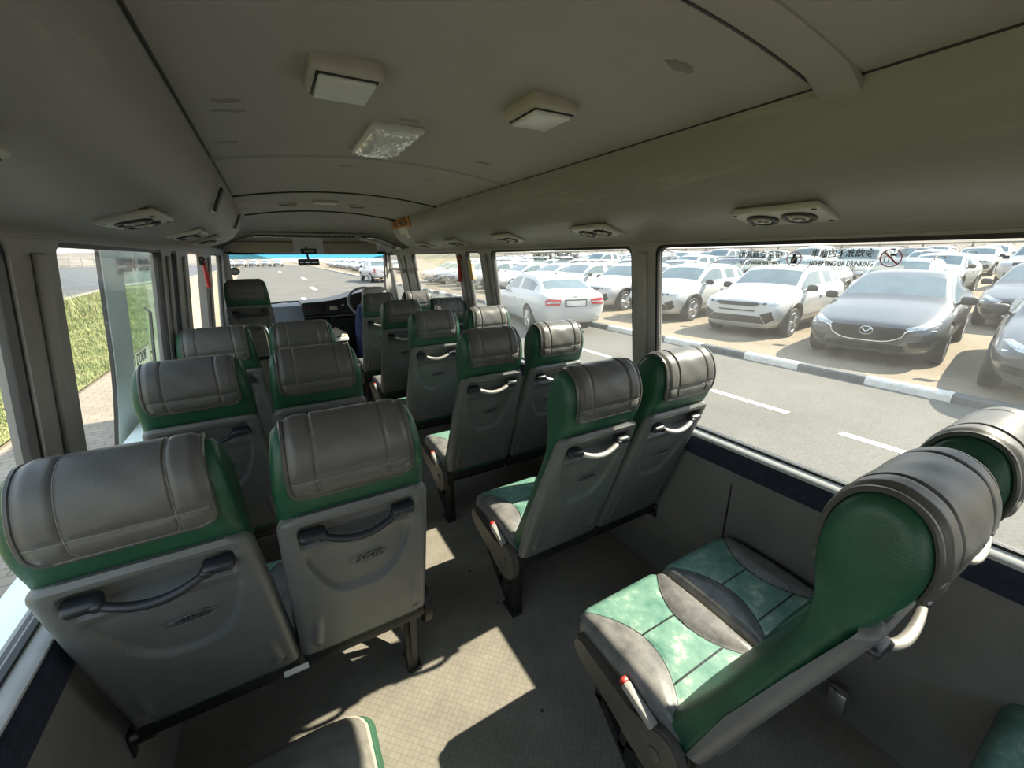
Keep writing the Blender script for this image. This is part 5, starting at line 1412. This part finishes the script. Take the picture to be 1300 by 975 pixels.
def merged_car(kind, colour):
    """one mesh version for the distant rows"""
    r = car_proto(kind, colour); mats = []; bm = bmesh.new()
    objs = [r]+list(r.children_recursive)
    for o in objs:
        if o.type == 'MESH':
            k0 = len(bm.faces); bm.from_mesh(o.data); bm.faces.ensure_lookup_table()
            base = []
            for m_ in o.data.materials:
                if m_ not in mats: mats.append(m_)
                base.append(mats.index(m_))
            for f in bm.faces[k0:]: f.material_index = base[min(f.material_index, len(base)-1)]
    me = bpy.data.meshes.new('car'); bm.to_mesh(me); bm.free()
    for m_ in mats: me.materials.append(m_)
    for o in objs: bpy.data.objects.remove(o)
    return me
def set_car(o, x, y, yaw, label, group=None, cat='car', cat2=False):
    o.location = (x, y, GZ+.01 if cat2 else lot_z(x+1)+.005); o.scale = (1.08,)*3 if not cat2 else (1.05, 1.05, 1.06); o.rotation_euler = (0, 0, yaw); tag(o, label, cat, group); return o
# near cars, each with its parts ----------------------------------------
GN = 'cars in the front row of the car park'
kx = car_proto('crossover', 'white')
set_car(kx, 9.02, 5.77, 3.26, 'white crossover facing the bus, centred in the largest window beside the dark saloon', GN)
c = copy_tree(kx); set_car(c, 9.2, 8.62, 3.25, 'white crossover next to the centred one, its nose cut off by the window pillar', GN)
c = copy_tree(kx); set_car(c, 9.35, 11.5, 3.22, 'white crossover seen behind the tail of the white saloon on the road', GN)
sx_ = car_proto('saloon', 'grey')
set_car(sx_, 8.42, 3.0, 3.30, 'dark grey saloon with winged chrome grille and round emblem facing the bus', GN)
c = copy_tree(sx_); set_car(c, 7.62, .42, 3.30, 'dark saloon cut off by the edge of the photo beyond the empty sandy lane', GN)
ex_ = car_proto('executive', 'white')
# the executive saloon drives along the road: nose ahead
a = 1.36; set_car(ex_, 6.24+5.10*cos(a), 8.36+5.10*sin(a), a, 'white saloon with red tail lights parked on the road, seen from behind', 'cars on the road', cat2=True)
# distant rows ----------------------------------------------------------
MC = {k: merged_car(*k) for k in (('crossover', 'white'), ('saloon', 'grey'), ('saloon', 'white'), ('saloon', 'silver'), ('pickup', 'white'), ('crossover', 'silver'), ('crossover', 'dark'))}
WORD = {('crossover', 'white'): 'white crossover', ('saloon', 'grey'): 'dark grey saloon', ('saloon', 'white'): 'white saloon', ('saloon', 'silver'): 'silver saloon', ('pickup', 'white'): 'white double cab pickup', ('crossover', 'silver'): 'silver crossover', ('crossover', 'dark'): 'black crossover'}
def far_car(k, x, y, yaw, label, group):
    me = MC[k]; o = bpy.data.objects.new('pickup' if k[0] == 'pickup' else 'car', me); COL.objects.link(o); return set_car(o, x, y, yaw, label, group)
rc = random.Random(11)
far_car(('saloon', 'grey'), 14.4, 2.1, 3.24, 'dark saloon parked directly behind the dark grey saloon with the winged grille', 'cars behind the winged grille saloon')
far_car(('crossover', 'silver'), 20.2, 2.75, 3.22, 'silver crossover third in the file behind the dark grey saloon', 'cars behind the winged grille saloon')
far_car(('pickup', 'white'), 26.4, 4.3, 3.16, 'white pickup standing behind the no drinking notice in the third row', 'cars behind the winged grille saloon')
pool = [('crossover', 'white')]*5+[('saloon', 'white')]*3+[('saloon', 'silver')]*2+[('saloon', 'grey')]*2+[('pickup', 'white')]+[('crossover', 'silver')]*2+[('crossover', 'dark')]
for row, (x, ys, n) in enumerate(((15.2, 5.2, 13), (21.5, 6.0, 15), (27.9, 8.2, 16), (34.3, 7.8, 18), (40.7, 8.5, 18))):
    for i in range(n):
        k = rc.choice(pool); far_car(k, x+rc.uniform(-.25, .25), ys+i*2.98+rc.uniform(-.08, .08), 3.23+rc.uniform(-.03, .03), '%s among the packed back rows of the car park' % WORD[k], 'cars in the back rows of the car park')
for i in range(20):
    k = rc.choice(pool[:10]); y = 14.6+i*2.85
    if 33 < y < 47: continue
    far_car(k, 9.6+.006*y+rc.uniform(-.2, .2), y, 3.2+rc.uniform(-.03, .03), '%s in the front row farther up the road' % WORD[k], 'front row cars farther up the road')
for i in range(8):
    k = rc.choice(pool[:8]); far_car(k, 10.3, 72+i*4.2, pi, '%s far ahead beside the road in the windscreen' % WORD[k], 'cars far ahead in the windscreen')
for i in range(5):
    k = rc.choice(pool[:8]); far_car(k, 1.0-2.6*i, 118+i*1.2, 4.6, '%s at the end of the road seen through the windscreen' % WORD[k], 'cars at the end of the road')
pk = car_proto('pickup', 'white'); set_car(pk, 7.35, 40.5, 1.62, 'white pickup standing at the kerb far ahead in the windscreen', 'cars on the road', cat2=True)
